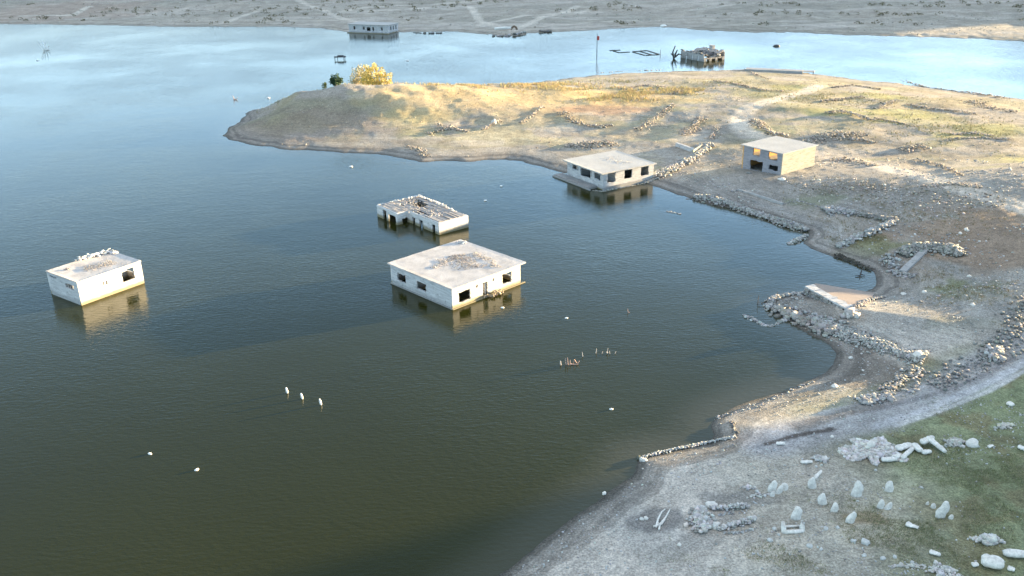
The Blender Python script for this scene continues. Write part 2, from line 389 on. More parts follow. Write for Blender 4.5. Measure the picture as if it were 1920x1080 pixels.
def blob(px, py, rx, ry, soft=.35, seed=0, nf=3.0):
    c = G(px, py)[:2]; ax = np.linalg.norm(P(px+rx, py)-P(px-rx, py))/2; ay = np.linalg.norm(P(px, py+ry)-P(px, py-ry))/2
    r = np.sqrt(((gx-c[0])/ax)**2+((gy-c[1])/ay)**2)
    sc_ = max(ax, ay)/nf
    r = r+(fbm(gx/sc_, gy/sc_, 60+seed, 4)-.5)*1.3
    return sstep(1+soft, 1-soft, r)
def stripe(pts, wd, soft=.5, seed=0):
    d = np.full(gx.shape, 1e9); pw = [G(*p)[:2] for p in pts]
    for a, b in zip(pw[:-1], pw[1:]):
        e = b-a; t = np.clip(((gx-a[0])*e[0]+(gy-a[1])*e[1])/(e@e), 0, 1)
        d = np.minimum(d, np.hypot(gx-a[0]-t*e[0], gy-a[1]-t*e[1]))
    d = d+(fbm(gx/2.5, gy/2.5, 80+seed, 3)-.5)*min(wd, 1.2)*.8
    return sstep(wd*(1+soft), wd*(1-soft), d)
col = np.empty((len(gx), 3)); col[:] = (.315, .29, .255)
def paint(mask, c, a=1.0):
    global col
    k = (mask*a)[:, None]; col = col*(1-k)+np.array(c)*k
far = (dB > dA)
big = fbm(gx/22, gy/14, 91, 4)
# far shore
col[far] = (.37, .335, .285)
paint(far*sstep(.5, .62, fbm(gx/60, gy/22, 92, 5)), (.30, .28, .235), .7)
paint(far*sstep(.54, .66, fbm(gx/34, gy/9, 94, 4)), (.44, .40, .35), .8)
paint(far*blob(100, 22, 150, 12, seed=33), (.34, .27, .22), .7)
for pts in [[(560,0),(640,35),(700,45)],[(640,22),(760,10),(900,2)],[(640,24),(800,14)],[(880,12),(900,40),(950,52)],[(960,58),(1000,40),(1080,12)],[(40,30),(140,28),(170,12)],[(420,44),(480,22)],[(900,46),(1100,20)]]:
    paint(stripe(pts, 1.9, .4), (.56, .51, .44), .85)
# peninsula: dry, warm soil
upl = (~far)*sstep(150, 205, gy+(big-.5)*50)*sstep(2, 12, dA)
paint(upl, (.325, .295, .255), .88)
paint(upl*sstep(.48, .6, fbm(gx/12, gy/9, 95, 4)), (.37, .33, .20), .6)
paint(upl*sstep(.55, .68, fbm(gx/8, gy/8, 96, 4)), (.25, .22, .15), .6)
for i in range(60):
    x_, y_ = rng.uniform(760, 1900), rng.uniform(165, 330)
    paint(blob(x_, y_, rng.uniform(18, 70), rng.uniform(3, 9), seed=200+i)*(~far)*sstep(3, 10, dA), [(.22,.19,.145),(.27,.265,.15),(.33,.28,.21),(.43,.385,.325),(.27,.26,.15)][i % 5], .6)
paint(blob(1000, 185, 190, 20, seed=1), (.50, .38, .21), .65)
paint(blob(1180, 185, 120, 16, seed=2), (.47, .35, .17), .6)
paint(blob(800, 185, 90, 18, seed=3), (.50, .38, .20), .6)
paint(blob(1130, 205, 90, 7, seed=4), (.36, .20, .14), .5)
paint(blob(560, 215, 130, 12, seed=5), (.23, .215, .13), .6)
paint(blob(560, 243, 160, 16, seed=6), (.25, .20, .165), .6)
for i, (x_, y_, a_, b_) in enumerate([(1690,212,70,9),(1850,242,90,8),(1900,300,60,10),(1560,210,60,6),(1800,255,60,5),(1650,180,60,6),(1500,165,60,6)]):
    paint(blob(x_, y_, a_, b_, seed=10+i), (.31, .30, .13), .7)
paint(blob(1780, 300, 120, 22, seed=20), (.25, .23, .19), .5)
# mid shore, grey silt and patches
paint(blob(1450, 350, 260, 40, seed=21), (.30, .28, .255), .7)
paint(blob(1840, 440, 170, 42, seed=22), (.30, .205, .135), .7)
paint(blob(1620, 462, 60, 14, seed=23), (.175, .19, .09), .7)
paint(blob(1540, 374, 55, 9, seed=24), (.18, .20, .12), .6)
paint(blob(1810, 545, 60, 20, seed=25), (.165, .175, .075), .75)
paint(blob(1780, 600, 150, 60, seed=26), (.32, .305, .28), .7)
paint(blob(1800, 610, 60, 14, seed=27), (.19, .20, .15), .5)
paint(blob(1620, 690, 85, 45, soft=.2, seed=28, nf=1), (.20, .175, .15), .9)
paint(blob(1450, 775, 130, 28, seed=29), (.33, .29, .255), .8)
# near shore: pale gravel, grass to the right
near = (~far)*sstep(100, 88, gy+(big-.5)*14)
paint(near, (.55, .495, .435), .9)
paint(near*sstep(.5, .62, fbm(gx/5, gy/5, 97, 4)), (.36, .35, .33), .45)
gl = (gx-(P(1640, 1080)[0]))
gm = (~far)*sstep(-7, 13, (gx-20.0)*.80-(gy-66)*.28+(fbm(gx/7, gy/7, 98, 4)-.5)*17)*sstep(0, 5, (gx-44)*.42+93-gy+(fbm(gx/5, gy/5, 88, 3)-.5)*5)
paint(gm, (.31, .285, .215), .65)
gm2 = (~far)*sstep(-2, 12, (gx-26.5)*.80-(gy-66)*.10+(fbm(gx/6, gy/6, 99, 4)-.5)*12)*sstep(0, 5, (gx-44)*.42+91-gy+(fbm(gx/5, gy/5, 88, 3)-.5)*5)
paint(gm2, (.14, .175, .07), .75)
paint(gm2*sstep(.5, .62, fbm(gx/3.5, gy/3.5, 89, 4)), (.20, .165, .09), .6)
paint(blob(1620, 972, 45, 12, seed=30), (.27, .20, .12), .6)
paint(blob(1250, 975, 60, 22, seed=31, soft=.2, nf=1), (.215, .205, .195), .8)
paint(blob(1380, 935, 70, 14, seed=32), (.22, .215, .205), .6)
paint(blob(1622, 688, 75, 34, soft=.2, seed=28, nf=1), (.215, .185, .155), .95)
paint((~far)*sstep(3.4, 1.2, dA)*sstep(110, 70, gy), (.20, .185, .165), .85)
paint((~far)*sstep(1.1, .3, dA), (.15, .14, .12), .7)
paint((~far)*sstep(6, 2, dA)*sstep(70, 110, gy), (.235, .215, .195), .6)
# vehicle tracks
paint(stripe([(1920,640),(1840,690),(1760,735),(1640,780),(1560,800),(1440,828)], 2.6, .5, 1), (.40, .385, .39), .85)
paint(stripe([(1960,655),(1860,715),(1760,760),(1640,800)], .5, .5, 2), (.50, .49, .50), .8)
paint(stripe([(1900,672),(1820,715),(1740,742),(1640,768),(1480,796)], .35, .5, 3), (.22, .21, .21), .7)
paint(stripe([(1930,690),(1850,735),(1760,772),(1680,798)], .3, .5, 12), (.56, .54, .54), .7)
paint(stripe([(1880,650),(1800,690),(1730,725),(1640,752),(1540,775)], .3, .5, 13), (.50, .48, .47), .7)
paint(stripe([(1990,415),(1860,372),(1700,325),(1600,300),(1520,288)], 2.3, .45, 4), (.58, .51, .43), .93)
paint(stripe([(1990,413),(1860,370),(1700,323),(1600,298),(1530,287)], .35, .5, 14), (.34, .31, .26), .6)
paint(stripe([(1535,160),(1510,172),(1460,185),(1405,202),(1385,225),(1392,246),(1440,258)], 2.3, .4, 5), (.57, .50, .415), .92)
paint(stripe([(1535,162),(1460,188),(1405,206)], .5, .4, 6), (.58, .51, .42), .7)
paint(stripe([(1200,420),(1420,420)], .1, .5, 7)*0, (.3, .3, .3))
paint(stripe([(1400,372),(1480,400),(1560,428),(1580,450),(1540,462)], 1.0, .5, 8), (.32, .31, .295), .6)
paint(stripe([(1438,832),(1500,815),(1560,805)], .35, .3, 9), (.10, .08, .07), .9)
paint(stripe([(1500,803),(1590,770),(1640,760)], .8, .5, 10), (.18, .165, .15), .7)
paint(stripe([(1680,470),(1780,500),(1880,560),(1900,620)], .9, .5, 11), (.31, .30, .28), .6)
n_c = XX.shape[1]; n_r = XX.shape[0]
ii = (np.arange(n_r-1)[:, None]*n_c+np.arange(n_c-1)[None]).ravel()
quads = np.stack([ii, ii+1, ii+n_c+1, ii+n_c], 1)
ground = np_mesh('ground', np.stack([gx, gy, gz], 1), quads, M_ground, col, smooth=True)
tag(ground, kind='structure')
# ------------------------------------------------------------------ water
wy = np.concatenate([np.linspace(-200, 38, 10, endpoint=False), 38*(900/38.)**np.linspace(0, 1, 220)])
wx = np.array([np.linspace(-1, 1, 200)*(.7*max(y, 0)+120) for y in wy]); wyy = np.repeat(wy[:, None], 200, 1)
wxx, wyf = wx.ravel(), wyy.ravel()
dw = -sdist(wxx, wyf, A)
wc = np.empty((len(wxx), 3)); wc[:] = (.0235, .0255, .0045)
k = sstep(6, 0, dw)[:, None]; wc = wc*(1-k)+np.array((.055, .055, .035))*k
ii = (np.arange(len(wy)-1)[:, None]*200+np.arange(199)[None]).ravel()
water = np_mesh('water', np.stack([wxx, wyf, np.zeros_like(wxx)], 1), np.stack([ii, ii+1, ii+201, ii+200], 1), M_water, wc, smooth=True)
tag(water, kind='structure')

# ------------------------------------------------------------------ houses
T_ = .25
def wallpx(px, py, O, ang, face, La=0, Lb=0):
    """pixel -> (u, z) on a wall plane of a house at O turned by ang"""
    ca, sa = math.cos(ang), math.sin(ang)
    d = ray(px, py); o = CAM-np.array([O[0], O[1], 0])
    lo = np.array([ca*o[0]+sa*o[1], -sa*o[0]+ca*o[1], o[2]]); ld = np.array([ca*d[0]+sa*d[1], -sa*d[0]+ca*d[1], d[2]])
    ax = 1 if face == 'R' else 0
    t = -lo[ax]/ld[ax]; q = lo+t*ld
    return (q[0] if face == 'R' else q[1]), q[2]-O[2]
def ops_px(lst, O, ang, face):
    out = []
    for (x0, y0, x1, y1) in lst:
        u0, z1 = wallpx(x0, y0, O, ang, face); u1, z0 = wallpx(x1, y1, O, ang, face)
        out.append((min(u0, u1), max(u0, u1), z0, z1))
    return out
def walls(root, La, Lb, z0, z1, m4, ops, rag=.05, top_rag=0):
    """four wall parts; m4 materials for faces R, L, T, K"""
    for f, ax, ps, u0, u1 in (('R', 'x', 0, 0, La), ('L', 'y', 0, T_, Lb-T_), ('T', 'y', La-T_, T_, Lb-T_), ('K', 'x', Lb-T_, 0, La)):
        b = MB(); b.panel(ax, ps, T_, u0, u1, z0, z1, ops.get(f, []), rag, top_rag); b.build('wall', m4[f] if isinstance(m4, dict) else m4, root)
def roof_slab(root, x0, y0, x1, y1, z, t, mt, nx=14, ny=14, sag=.0, edge=.03, name='roof'):
    xs = np.linspace(x0, x1, nx); ys = np.linspace(y0, y1, ny)
    b = MB(); top = {}; bot = {}
    for i, x in enumerate(xs):
        for j, y in enumerate(ys):
            e = i in (0, nx-1) or j in (0, ny-1)
            zz = z+t+(rng.uniform(-1, 1)*.006)-sag*math.sin(math.pi*i/(nx-1))*math.sin(math.pi*j/(ny-1))+(edge if e else 0)
            xx, yy = x+rng.uniform(-1, 1)*.03, y+rng.uniform(-1, 1)*.03
            top[i, j] = len(b.v); b.v.append((xx, yy, zz)); bot[i, j] = len(b.v); b.v.append((xx, yy, z))
    for i in range(nx-1):
        for j in range(ny-1):
            b.f.append((top[i, j], top[i+1, j], top[i+1, j+1], top[i, j+1])); b.f.append((bot[i, j], bot[i, j+1], bot[i+1, j+1], bot[i+1, j]))
    for i in range(nx-1):
        b.f.append((bot[i, 0], bot[i+1, 0], top[i+1, 0], top[i, 0])); b.f.append((bot[i+1, ny-1], bot[i, ny-1], top[i, ny-1], top[i+1, ny-1]))
    for j in range(ny-1):
        b.f.append((bot[0, j+1], bot[0, j], top[0, j], top[0, j+1])); b.f.append((bot[nx-1, j], bot[nx-1, j+1], top[nx-1, j+1], top[nx-1, j]))
    return b.build(name, mt, root)

# --- stones -----------------------------------------------------------
def ico(sub=0):
    import bmesh
    b = bmesh.new(); bmesh.ops.create_icosphere(b, subdivisions=sub+1, radius=1); b.verts.ensure_lookup_table()
    v = np.array([x.co[:] for x in b.verts]); f = np.array([[q.index for q in p.verts] for p in b.faces]); b.free(); return v, f
ICO0, ICO1 = ico(0), ico(1)
_c = np.array([(x, y, z) for z in (-1, 1) for (x, y) in ((-1, -1), (1, -1), (1, 1), (-1, 1))], float)*.72
CUBE = (_c, np.array([(0,3,2),(0,2,1),(4,5,6),(4,6,7),(0,1,5),(0,5,4),(1,2,6),(1,6,5),(2,3,7),(2,7,6),(3,0,4),(3,4,7)]))
def rocks(C, S, base=(.42, .41, .39), var=.22, shape='mix', flat=(.5, .85), tilt=.6):
    """arrays for many irregular stones: centres C, half sizes S"""
    C = np.asarray(C, float); n = len(C); Vs, Fs, Cs = [], [], []; off = 0
    kinds = rng.random(n) < (.55 if shape == 'mix' else (1.1 if shape == 'block' else -1))
    for isc in (True, False):
        idx = np.where(kinds == isc)[0]; kN = len(idx)
        if not kN: continue
        bv, bf = CUBE if isc else (ICO1 if shape == 'round' else ICO0)
        v = np.repeat(bv[None], kN, 0)*(1+rng.uniform(-.24, .18, (kN, len(bv), 1)))
        v = v*np.stack([np.ones(kN)*rng.uniform(.9, 1.35, kN), rng.uniform(.6, 1.0, kN), rng.uniform(flat[0], flat[1], kN)], 1)[:, None, :]
        yaw = rng.uniform(0, 2*np.pi, kN); tx = rng.normal(0, tilt*.5, kN)
        cx, sx = np.cos(tx), np.sin(tx)
        y_ = v[..., 1]*cx[:, None]-v[..., 2]*sx[:, None]; z_ = v[..., 1]*sx[:, None]+v[..., 2]*cx[:, None]
        cy, sy = np.cos(yaw), np.sin(yaw); x_ = v[..., 0]*cy[:, None]-y_*sy[:, None]; y2 = v[..., 0]*sy[:, None]+y_*cy[:, None]
        v = np.stack([x_, y2, z_], -1)*np.asarray(S)[idx][:, None, None]+C[idx][:, None, :]
        Vs.append(v.reshape(-1, 3)); Fs.append((bf[None]+(np.arange(kN)*len(bv))[:, None, None]+off).reshape(-1, 3)); off += kN*len(bv)
        b = np.array(base)[None]*(1+rng.normal(0, var, (kN, 1)))*(1+rng.normal(0, .03, (kN, 3)))
        Cs.append(np.repeat(np.clip(b, .03, .72), len(bv), 0))
    return np.concatenate(Vs), np.concatenate(Fs), np.concatenate(Cs)
def hza(x, y): return np.maximum(height(x, y), -.25)
def path_pts(pw, n, width, seed=0):
    pw = [np.array(p[:2]) for p in pw]; L = np.array([np.linalg.norm(b-a) for a, b in zip(pw[:-1], pw[1:])]); cum = np.concatenate([[0], np.cumsum(L)])
    s = rng.uniform(0, cum[-1], n); k = np.clip(np.searchsorted(cum, s)-1, 0, len(L)-1); t = (s-cum[k])/L[k]
    a = np.array(pw)[k]; b = np.array(pw)[k+1]; q = a+(b-a)*t[:, None]
    d = (b-a)/L[k][:, None]; nn = np.stack([-d[:, 1], d[:, 0]], 1)
    o = np.clip(rng.normal(0, .42, n), -1.3, 1.3)
    wv = .65+.7*vnoise(s/2.5, s*0, int(cum[-1]*10) % 97)
    return q+nn*(o*width*wv)[:, None]+rng.normal(0, .05, (n, 2)), o, wv
def few(name, label, pw, width, hgt, n, size, base, var, shape='mix', C=None, S=None):
    if C is None:
        q, o, wv = path_pts(pw, n, width/2); g = hza(q[:, 0], q[:, 1]); S = rng.uniform(size[0], size[1], n)
        C = np.stack([q[:, 0], q[:, 1], g+hgt*np.clip(1-np.abs(o), 0, 1)*rng.uniform(0, 1, n)*.6+S*.2], 1)
    for c_, s_ in zip(C, S):
        V, Fc, Cc = rocks(np.zeros((1, 3)), [s_], base, var, shape)
        o_ = np_mesh('stone', V, Fc, M_stone, Cc); o_.location = tuple(c_); tag(o_, label, 'stone', label)
def rubble(name, label, cat, px_path, width, hgt, n, size=(.12, .38), base=(.42, .41, .39), world=None, var=.22, shape='mix', group=None, cap=1.0):
    size = (size[0]*.8, size[1]*.8); hgt *= .7; base = tuple(v_*.78 for v_ in base)
    pw = world if world is not None else [G(*p) for p in px_path]
    if n <= 30: return few(name, label, pw, width, hgt, n, size, base, var, shape)
    q, o, wv = path_pts(pw, n, width/2)
    g = hza(q[:, 0], q[:, 1]); prof = np.clip(1-np.abs(o), 0, 1)**.7*wv
    S = size[0]*.75+(size[1]*1.25-size[0]*.75)*rng.random(n)**2.2
    z = g+hgt*prof*rng.uniform(.35, 1.0, n)**.6+S*.15
    V, Fc, Cc = rocks(np.stack([q[:, 0], q[:, 1], z], 1), S, base, var, shape)
    o_ = np_mesh(name, V, Fc, M_stone, Cc)
    return tag(o_, label, cat, group)
def heap(name, label, cat, px, py, rx, ry, hgt, n, size, base=(.50, .50, .48), **kw):
    n = int(n*1.3); base = tuple(np.array(base)*np.array([.95, .92, .88]))
    """round heap; rx, ry in metres"""
    c = G(px, py); r = np.sqrt(rng.random(n))*1.05; a = rng.uniform(0, 2*np.pi, n); r = r*(.72+.3*np.sin(a*2+px)+.22*np.sin(a*5+py)+.12*np.sin(a*9))
    x = c[0]+r*np.cos(a)*rx; y = c[1]+r*np.sin(a)*ry; g = hza(x, y)
    S = rng.uniform(size[0], size[1], n)*np.where(rng.random(n) < .06, 1.8, 1); z = g+hgt*np.clip(1-r*r, 0, 1)*rng.uniform(.3, 1, n)+S*.1
    if n <= 28: return few(name, label, None, 0, 0, n, size, base, .15, C=np.stack([x, y, z], 1), S=S)
    V, Fc, Cc = rocks(np.stack([x, y, z], 1), S, base, kw.get('var', .15), kw.get('shape', 'mix'))
    return tag(np_mesh(name, V, Fc, M_stone, Cc), label, cat, kw.get('group'))
def roof_rubble(label, root, pts, hgt, n, size, zr, width, base=(.40, .36, .34)):
    q, o, wv = path_pts([np.array(p, float) for p in pts], n, width/2)
    S = rng.uniform(size[0], size[1], n); z = zr+hgt*np.clip(1-np.abs(o), 0, 1)*rng.uniform(0, 1, n)*wv+S*.3
    mw = Matrix.Translation(root.location) @ root.rotation_euler.to_matrix().to_4x4()
    Cw = np.array([(mw @ Vector((a, b, c)))[:] for (a, b), c in zip(q, z)])
    V, Fc, Cc = rocks(Cw, S, base, .3, 'mix', (.3, .6), .4)
    return tag(np_mesh('rubble_heap', V, Fc, M_stone, Cc), label, 'rubble')

# ---- big flooded house (centre)
O = np.array([*P(849, 580.5), 0.]); ang = R(43.8); La, Lb, H = 12.5, 13.2, 2.80
r = empty('house', O, ang, 'large square white house standing in water, broad flat roof strewn with rubble', 'house')
oR = ops_px([(859.7,549.4,882.5,560.2),(905,530.5,915,552),(892.6,535,896,538.6),(923.6,522,927.2,526),(942,515.3,959.7,527.7)], O, ang, 'R')
oL = ops_px([(744.2,510.5,761.3,531.7),(780.5,525.6,799.2,548)], O, ang, 'L')
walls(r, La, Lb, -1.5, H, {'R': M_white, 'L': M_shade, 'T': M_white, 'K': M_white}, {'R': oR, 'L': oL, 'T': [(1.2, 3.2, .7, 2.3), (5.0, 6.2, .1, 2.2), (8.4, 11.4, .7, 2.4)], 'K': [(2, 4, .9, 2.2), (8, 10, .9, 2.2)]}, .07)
roof_slab(r, -.12, -.12, 13.5, 13.75, H, .15, M_roof, 22, 22, .03)
b = MB(); b.panel('y', 6.0, .18, T_, Lb-T_, -.5, H-.01, [(1.5, 3.2, -.6, 2.1), (8.2, 9.6, -.6, 2.1)]); b.panel('x', 7.6, .18, 6.2, La-T_-.01, -.5, H-.01, [(8, 9.2, -.6, 2.1)]); b.panel('x', 8.2, .18, T_+.01, 5.99, -.5, H-.01, [(3, 4.2, -.6, 2.1)])
b.build('inner_wall', M_white, r)
b = MB(); b.box(-.1, -.22, -1.2, La+.75, -.003, .1, .0); b.build('plinth', M_white, r); b = MB(); b.box(-.14, -.003, -1.2, -.003, Lb+.1, .16); b.build('plinth', M_silt, r)
b = MB()
for (u0, u1, z0, z1) in oL[:1]: b.box(.08, u0-.02, z0+.0, .14, u0+(u1-u0)*.52, z0+.09); b.box(.08, u0+(u1-u0)*.5, z0, .14, u0+(u1-u0)*.53, z1)
b.build('window_frame', M_iron, r)
house_big = r
roof_rubble('grey brick rubble in the middle of the large square house roof', r, [(8.6, 9.3), (7.6, 7.2), (7.7, 4.8), (6.8, 3.2)], .05, 900, (.025, .085), H+.15, 4.4, (.33, .30, .28))
roof_rubble('thin scatter of broken plaster on the left half of the large square roof', r, [(3.0, 7.6), (5.5, 7.8), (6.0, 9.5)], .08, 160, (.03, .10), H+.15, 2.0, (.46, .42, .40))
roof_rubble('pale chunks heaped at the far corner of the large square house roof', r, [(12.2, 13.0), (13.0, 12.0)], .35, 60, (.10, .24), H+.15, .9, (.62, .61, .60))
roof_rubble('sparse brick chips along the right edge of the large square house roof', r, [(10.8, 8.0), (10.6, 4.0), (9.0, 1.4)], .1, 220, (.03, .11), H+.15, 2.0, (.44, .40, .37))
c = wallpx(910, 548, O, ang, 'R'); xd = c[0]
ca, sa = math.cos(ang), math.sin(ang)
W_ = lambda lx, ly: (O[0]+ca*lx-sa*ly, O[1]+sa*lx+ca*ly)
q = [W_(xd-.5, -.1), W_(xd+.3, -.7), W_(xd+2.6, -.5)]
q, o_, wv = path_pts([np.array(t) for t in q], 55, .4); S = rng.uniform(.08, .2, 55)
V, Fc, Cc = rocks(np.stack([q[:, 0], q[:, 1], .1+rng.uniform(0, .45, 55)*np.exp(-((q[:, 0]-q[:5, 0].mean())**2)/3)], 1), S, (.38, .31, .24), .25)
tag(np_mesh('rubble_heap', V, Fc, M_stone, Cc), 'brown bricks spilling from the doorway of the large square house', 'rubble')

# ---- tilted house (left)
O = np.array([*P(153.4, 573), 0.]); ang = R(54.5); La, Lb, H = 9.6, 7.5, 3.25
r = empty('house', O, ang, 'white box house alone at the left, half sunk, one big dark window', 'house')
oR = ops_px([(227.1,508.4,253.8,521.6),(192.9,528.2,202.4,533.4)], O, ang, 'R')
oL = ops_px([(92.2,514.7,106.7,524.5),(121.8,530.2,138.9,544.0)], O, ang, 'L')
oL[0] = (oL[0][0], oL[0][1], 2.75, 2.95)
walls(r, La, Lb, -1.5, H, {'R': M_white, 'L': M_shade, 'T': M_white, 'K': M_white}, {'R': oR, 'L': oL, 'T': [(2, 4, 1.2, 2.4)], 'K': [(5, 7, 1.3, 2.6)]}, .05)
roof_slab(r, -.06, -.06, La+.06, Lb+.06, H, .12, M_roof, 16, 14, .12, .07)
b = MB()
for (u0, u1, z0, z1), k in ((oL[1], 3), (oR[1], 1)):
    for i in range(1, k+1):
        uu = u0+(u1-u0)*i/(k+1)
        if k == 3: b.box(.1, uu-.04, z0, .16, uu+.04, z1)
        else: b.box(uu-.12, .06, z0, uu+.12, .16, z1)
b.build('mullion', M_white, r)
b = MB(); b.panel('x', 3.6, .18, T_+.01, La-T_-.01, -.5, H-.01, [(3, 4.4, -.6, 2)]); b.build('inner_wall', M_white, r)
roof_rubble('white slabs and dark gaps of broken parapet on the left house roof', r, [(9.3, 5.6), (9.2, 7.2), (6.2, 7.2), (4.3, 7.3)], .55, 90, (.10, .34), H+.1, 1.0, (.60, .60, .60))
roof_rubble('grey brick rubble spread on the middle of the left house roof', r, [(3.4, 4.0), (5.2, 3.0), (7.4, 3.2)], .05, 480, (.025, .085), H+.1, 3.0, (.34, .32, .31))
roof_rubble('small dark fragments near the left end of the left house roof', r, [(1.6, 5.9), (2.4, 5.6)], .12, 14, (.08, .16), H+.1, .3, (.22, .21, .21))

# ---- roofless ruin behind the big house
O = np.array([*P(823.9, 440.6), 0.]); ang = R(39.0); H = 2.05
La = 5.9
r = empty('ruined_house', O, ang, 'low roofless white ruin in water with slatted roof remains and several doorways', 'ruin')
uend = wallpx(767, 412, O, ang, 'L')[0]
oL = ops_px([(772.8,406.2,779.0,426),(786.1,411.6,794.6,429),(810,420.0,816.2,435)], O, ang, 'L')
oL = [(a, b_, -1, min(d_, 1.75)) for a, b_, c_, d_ in oL]
Lb = 15.2
def part_panel(args, name='wall', mt=M_white):
    b = MB(); b.panel(*args); return b.build(name, mt, r)
part_panel(('x', 0, T_, 0, La, -1, H, [], 0, .06))
part_panel(('y', 0, T_, T_, uend, -1, H, oL, .04, .06))
PR = 2.3                                # how far the left wing comes forward
part_panel(('x', uend, T_, -PR+T_, T_, -1, H, [(-1.3, -.1, -1, .9)], .1, .05))
wL = Lb-.2
part_panel(('y', -PR, T_, uend, wL, -1, H, [(uend+.5, uend+2.75, -1, 1.35), (uend+3.35, uend+4.5, -1, 1.72)], .06, .05))
part_panel(('x', wL, T_, -PR, 6.2, -1, H+.1, [], 0, .15))
part_panel(('y', 6.2, T_, 9.0, wL+T_, -1, H+.15, [], 0, .2))
part_panel(('y', La-T_, T_, T_, 9.0, -1, H+.02, [(4, 5.5, -1, 1.6)], .1, .15))
part_panel(('y', 2.6, .18, T_, 8.4, -1, H-.12, [(2, 3, -1, 1.7)]), 'inner_wall')
part_panel(('x', 8.8, .18, .3, 6.0, -1, H-.1, [(2, 3, -1, 1.7)]), 'inner_wall')
part_panel(('x', 5.0, .18, .3, 2.58, -1, H-.12, [(1, 1.8, -1, 1.7)]), 'inner_wall')
b = MB()
for i, x in enumerate(np.arange(.3, 5.6, .36)):
    y = .28
    while y < 9.0:
        L_ = rng.uniform(1.4, 4.5); y1 = min(y+L_, 9.0)
        if rng.random() > .14: b.box(x, y, H-.08+rng.uniform(-.05, .03), x+rng.uniform(.24, .355), y1-.05, H+.05+rng.uniform(-.03, .06), .03)
        y = y1
for i, x in enumerate(np.arange(-PR+.3, 6.1, .38)):
    y = 9.0
    while y < wL:
        L_ = rng.uniform(1.2, 3.0); y1 = min(y+L_, wL)
        hole = (2.0 < x < 4.2 and 9.0 <= y < 11.2)
        if rng.random() > .08 and not hole: b.box(x, y, H-.1+rng.uniform(-.04, .02), x+rng.uniform(.3, .375), y1-.04, H+.03+rng.uniform(-.02, .05), .03)
        y = y1
b.build('roof_slats', M_ruinr, r)
roof_rubble('pale broken tiles and timber scattered over the slatted ruin roof', r, [(1, 3), (3, 6), (1, 9), (4, 12.8), (0, 13.2)], .1, 200, (.04, .16), H+.02, 4.0, (.42, .39, .37))
roof_rubble('white fallen masonry along the back edge of the slatted ruin roof', r, [(5.3, 3.2), (5.9, 9.5), (5.6, 14.2), (0, 14.6)], .25, 130, (.08, .22), H+.05, .6, (.60, .59, .58))

# ---- house at the shore (centre right)
O = np.array([*P(1131, 357), 0.]); ang = R(31.5); La, Lb, H = 12.0, 11.6, 3.15
r = empty('house', O, ang, 'grey white house on the shoreline, clean flat roof, three dark windows facing right', 'house')
oR = ops_px([(1139.4,324.6,1154.2,340.2),(1170.9,319.0,1185,332.7),(1202.2,313.6,1215.8,327.5)], O, ang, 'R')
oL = ops_px([(1073.3,306.7,1083.9,320),(1088.5,312.5,1108.7,335.5),(1114.2,323.0,1125.3,338.0)], O, ang, 'L')
walls(r, La, Lb, -1.2, H, M_grey, {'R': oR, 'L': oL, 'K': [(2, 4, 1.2, 2.6), (8, 10, 1.2, 2.6)]}, .09)
roof_slab(r, -.65, -.28, La+.45, Lb+.75, H, .16, M_roofc, 18, 18, .05, .04)
b = MB(); b.panel('y', 3.6, .18, T_, Lb-T_, -.5, H-.01, []); b.panel('x', 4.2, .18, T_+.01, 3.58, -.5, H-.01, []); b.panel('x', 8.6, .18, T_+.01, 3.58, -.5, H-.01, []); b.build('inner_wall', M_grey, r)
b = MB(); b.box(-2.0, 1.9, -1.2, -.003, Lb+1.6, .42, .03); b.box(-2.25, 1.2, -1.2, -2.003, Lb+1.8, .22, .03); b.build('terrace', M_silt, r)
b = MB(); b.box(-.25, -.28, -1.2, La+.2, -.003, .55, .02); b.build('plinth', M_silt, r)
roof_rubble('scattered small brick chips on the clean flat roof of the shoreline house', r, [(7.5, 9), (7, 5), (9, 3)], .05, 130, (.03, .10), H+.13, 4.0, (.62, .57, .52))
house_shore = r
W3 = lambda lx, ly: np.array([O[0]+math.cos(ang)*lx-math.sin(ang)*ly, O[1]+math.sin(ang)*lx+math.cos(ang)*ly])
rubble('rubble_bank', 'pale stones piled along the waterline at the foot of the shoreline house', 'rubble', None, .9, .35, 420, (.10, .26), (.46, .45, .42), world=[W3(-1.6, .9), W3(-.4, -.5), W3(6, -.6), W3(12.6, -.7)])

# ---- two-level block house on the hillside
gq = G(1464.5, 328); O = np.array([gq[0], gq[1], gq[2]]); ang = R(36.5); La, Lb = 9.9, 9.3
uz = wallpx(1467.5, 289.0, O, ang, 'R'); H = uz[1]
r = empty('house', O, ang, 'two level block house on the slope, sunlit right side, two ragged upper openings', 'house')
oL = ops_px([(1406.9,298.8,1429,322.5),(1442.2,308,1457.6,321.5),(1412.9,277.2,1424.4,293.2),(1442,284.8,1456.7,301.5)], O, ang, 'L')
mid = (oL[0][3]+oL[2][2])/2
oL = [(a, b_, c_, min(d_, H-.2)) for a, b_, c_, d_ in oL]
walls(r, La, Lb, -2.0, H, {'R': M_block_lit, 'L': M_block_shade, 'T': M_block_lit, 'K': M_sunglow}, {'L': oL, 'T': [(1.0, 4.0, mid+.3, H-.3), (5.0, 8.4, mid+.3, H-.3)]}, .10)
roof_slab(r, -.35, -.25, La+.4, Lb+.35, H, .14, M_roofc, 8, 8, .0, .01)
b = MB(); b.box(T_+.01, T_+.01, mid-.1, La-T_-.01, Lb-T_-.01, mid+.08); b.build('upper_floor', M_grey, r)
b = MB(); b.panel('x', 5.0, .15, T_+.02, La*.55, mid+.1, H-.02, []); b.build('inner_wall', M_sunglow, r)

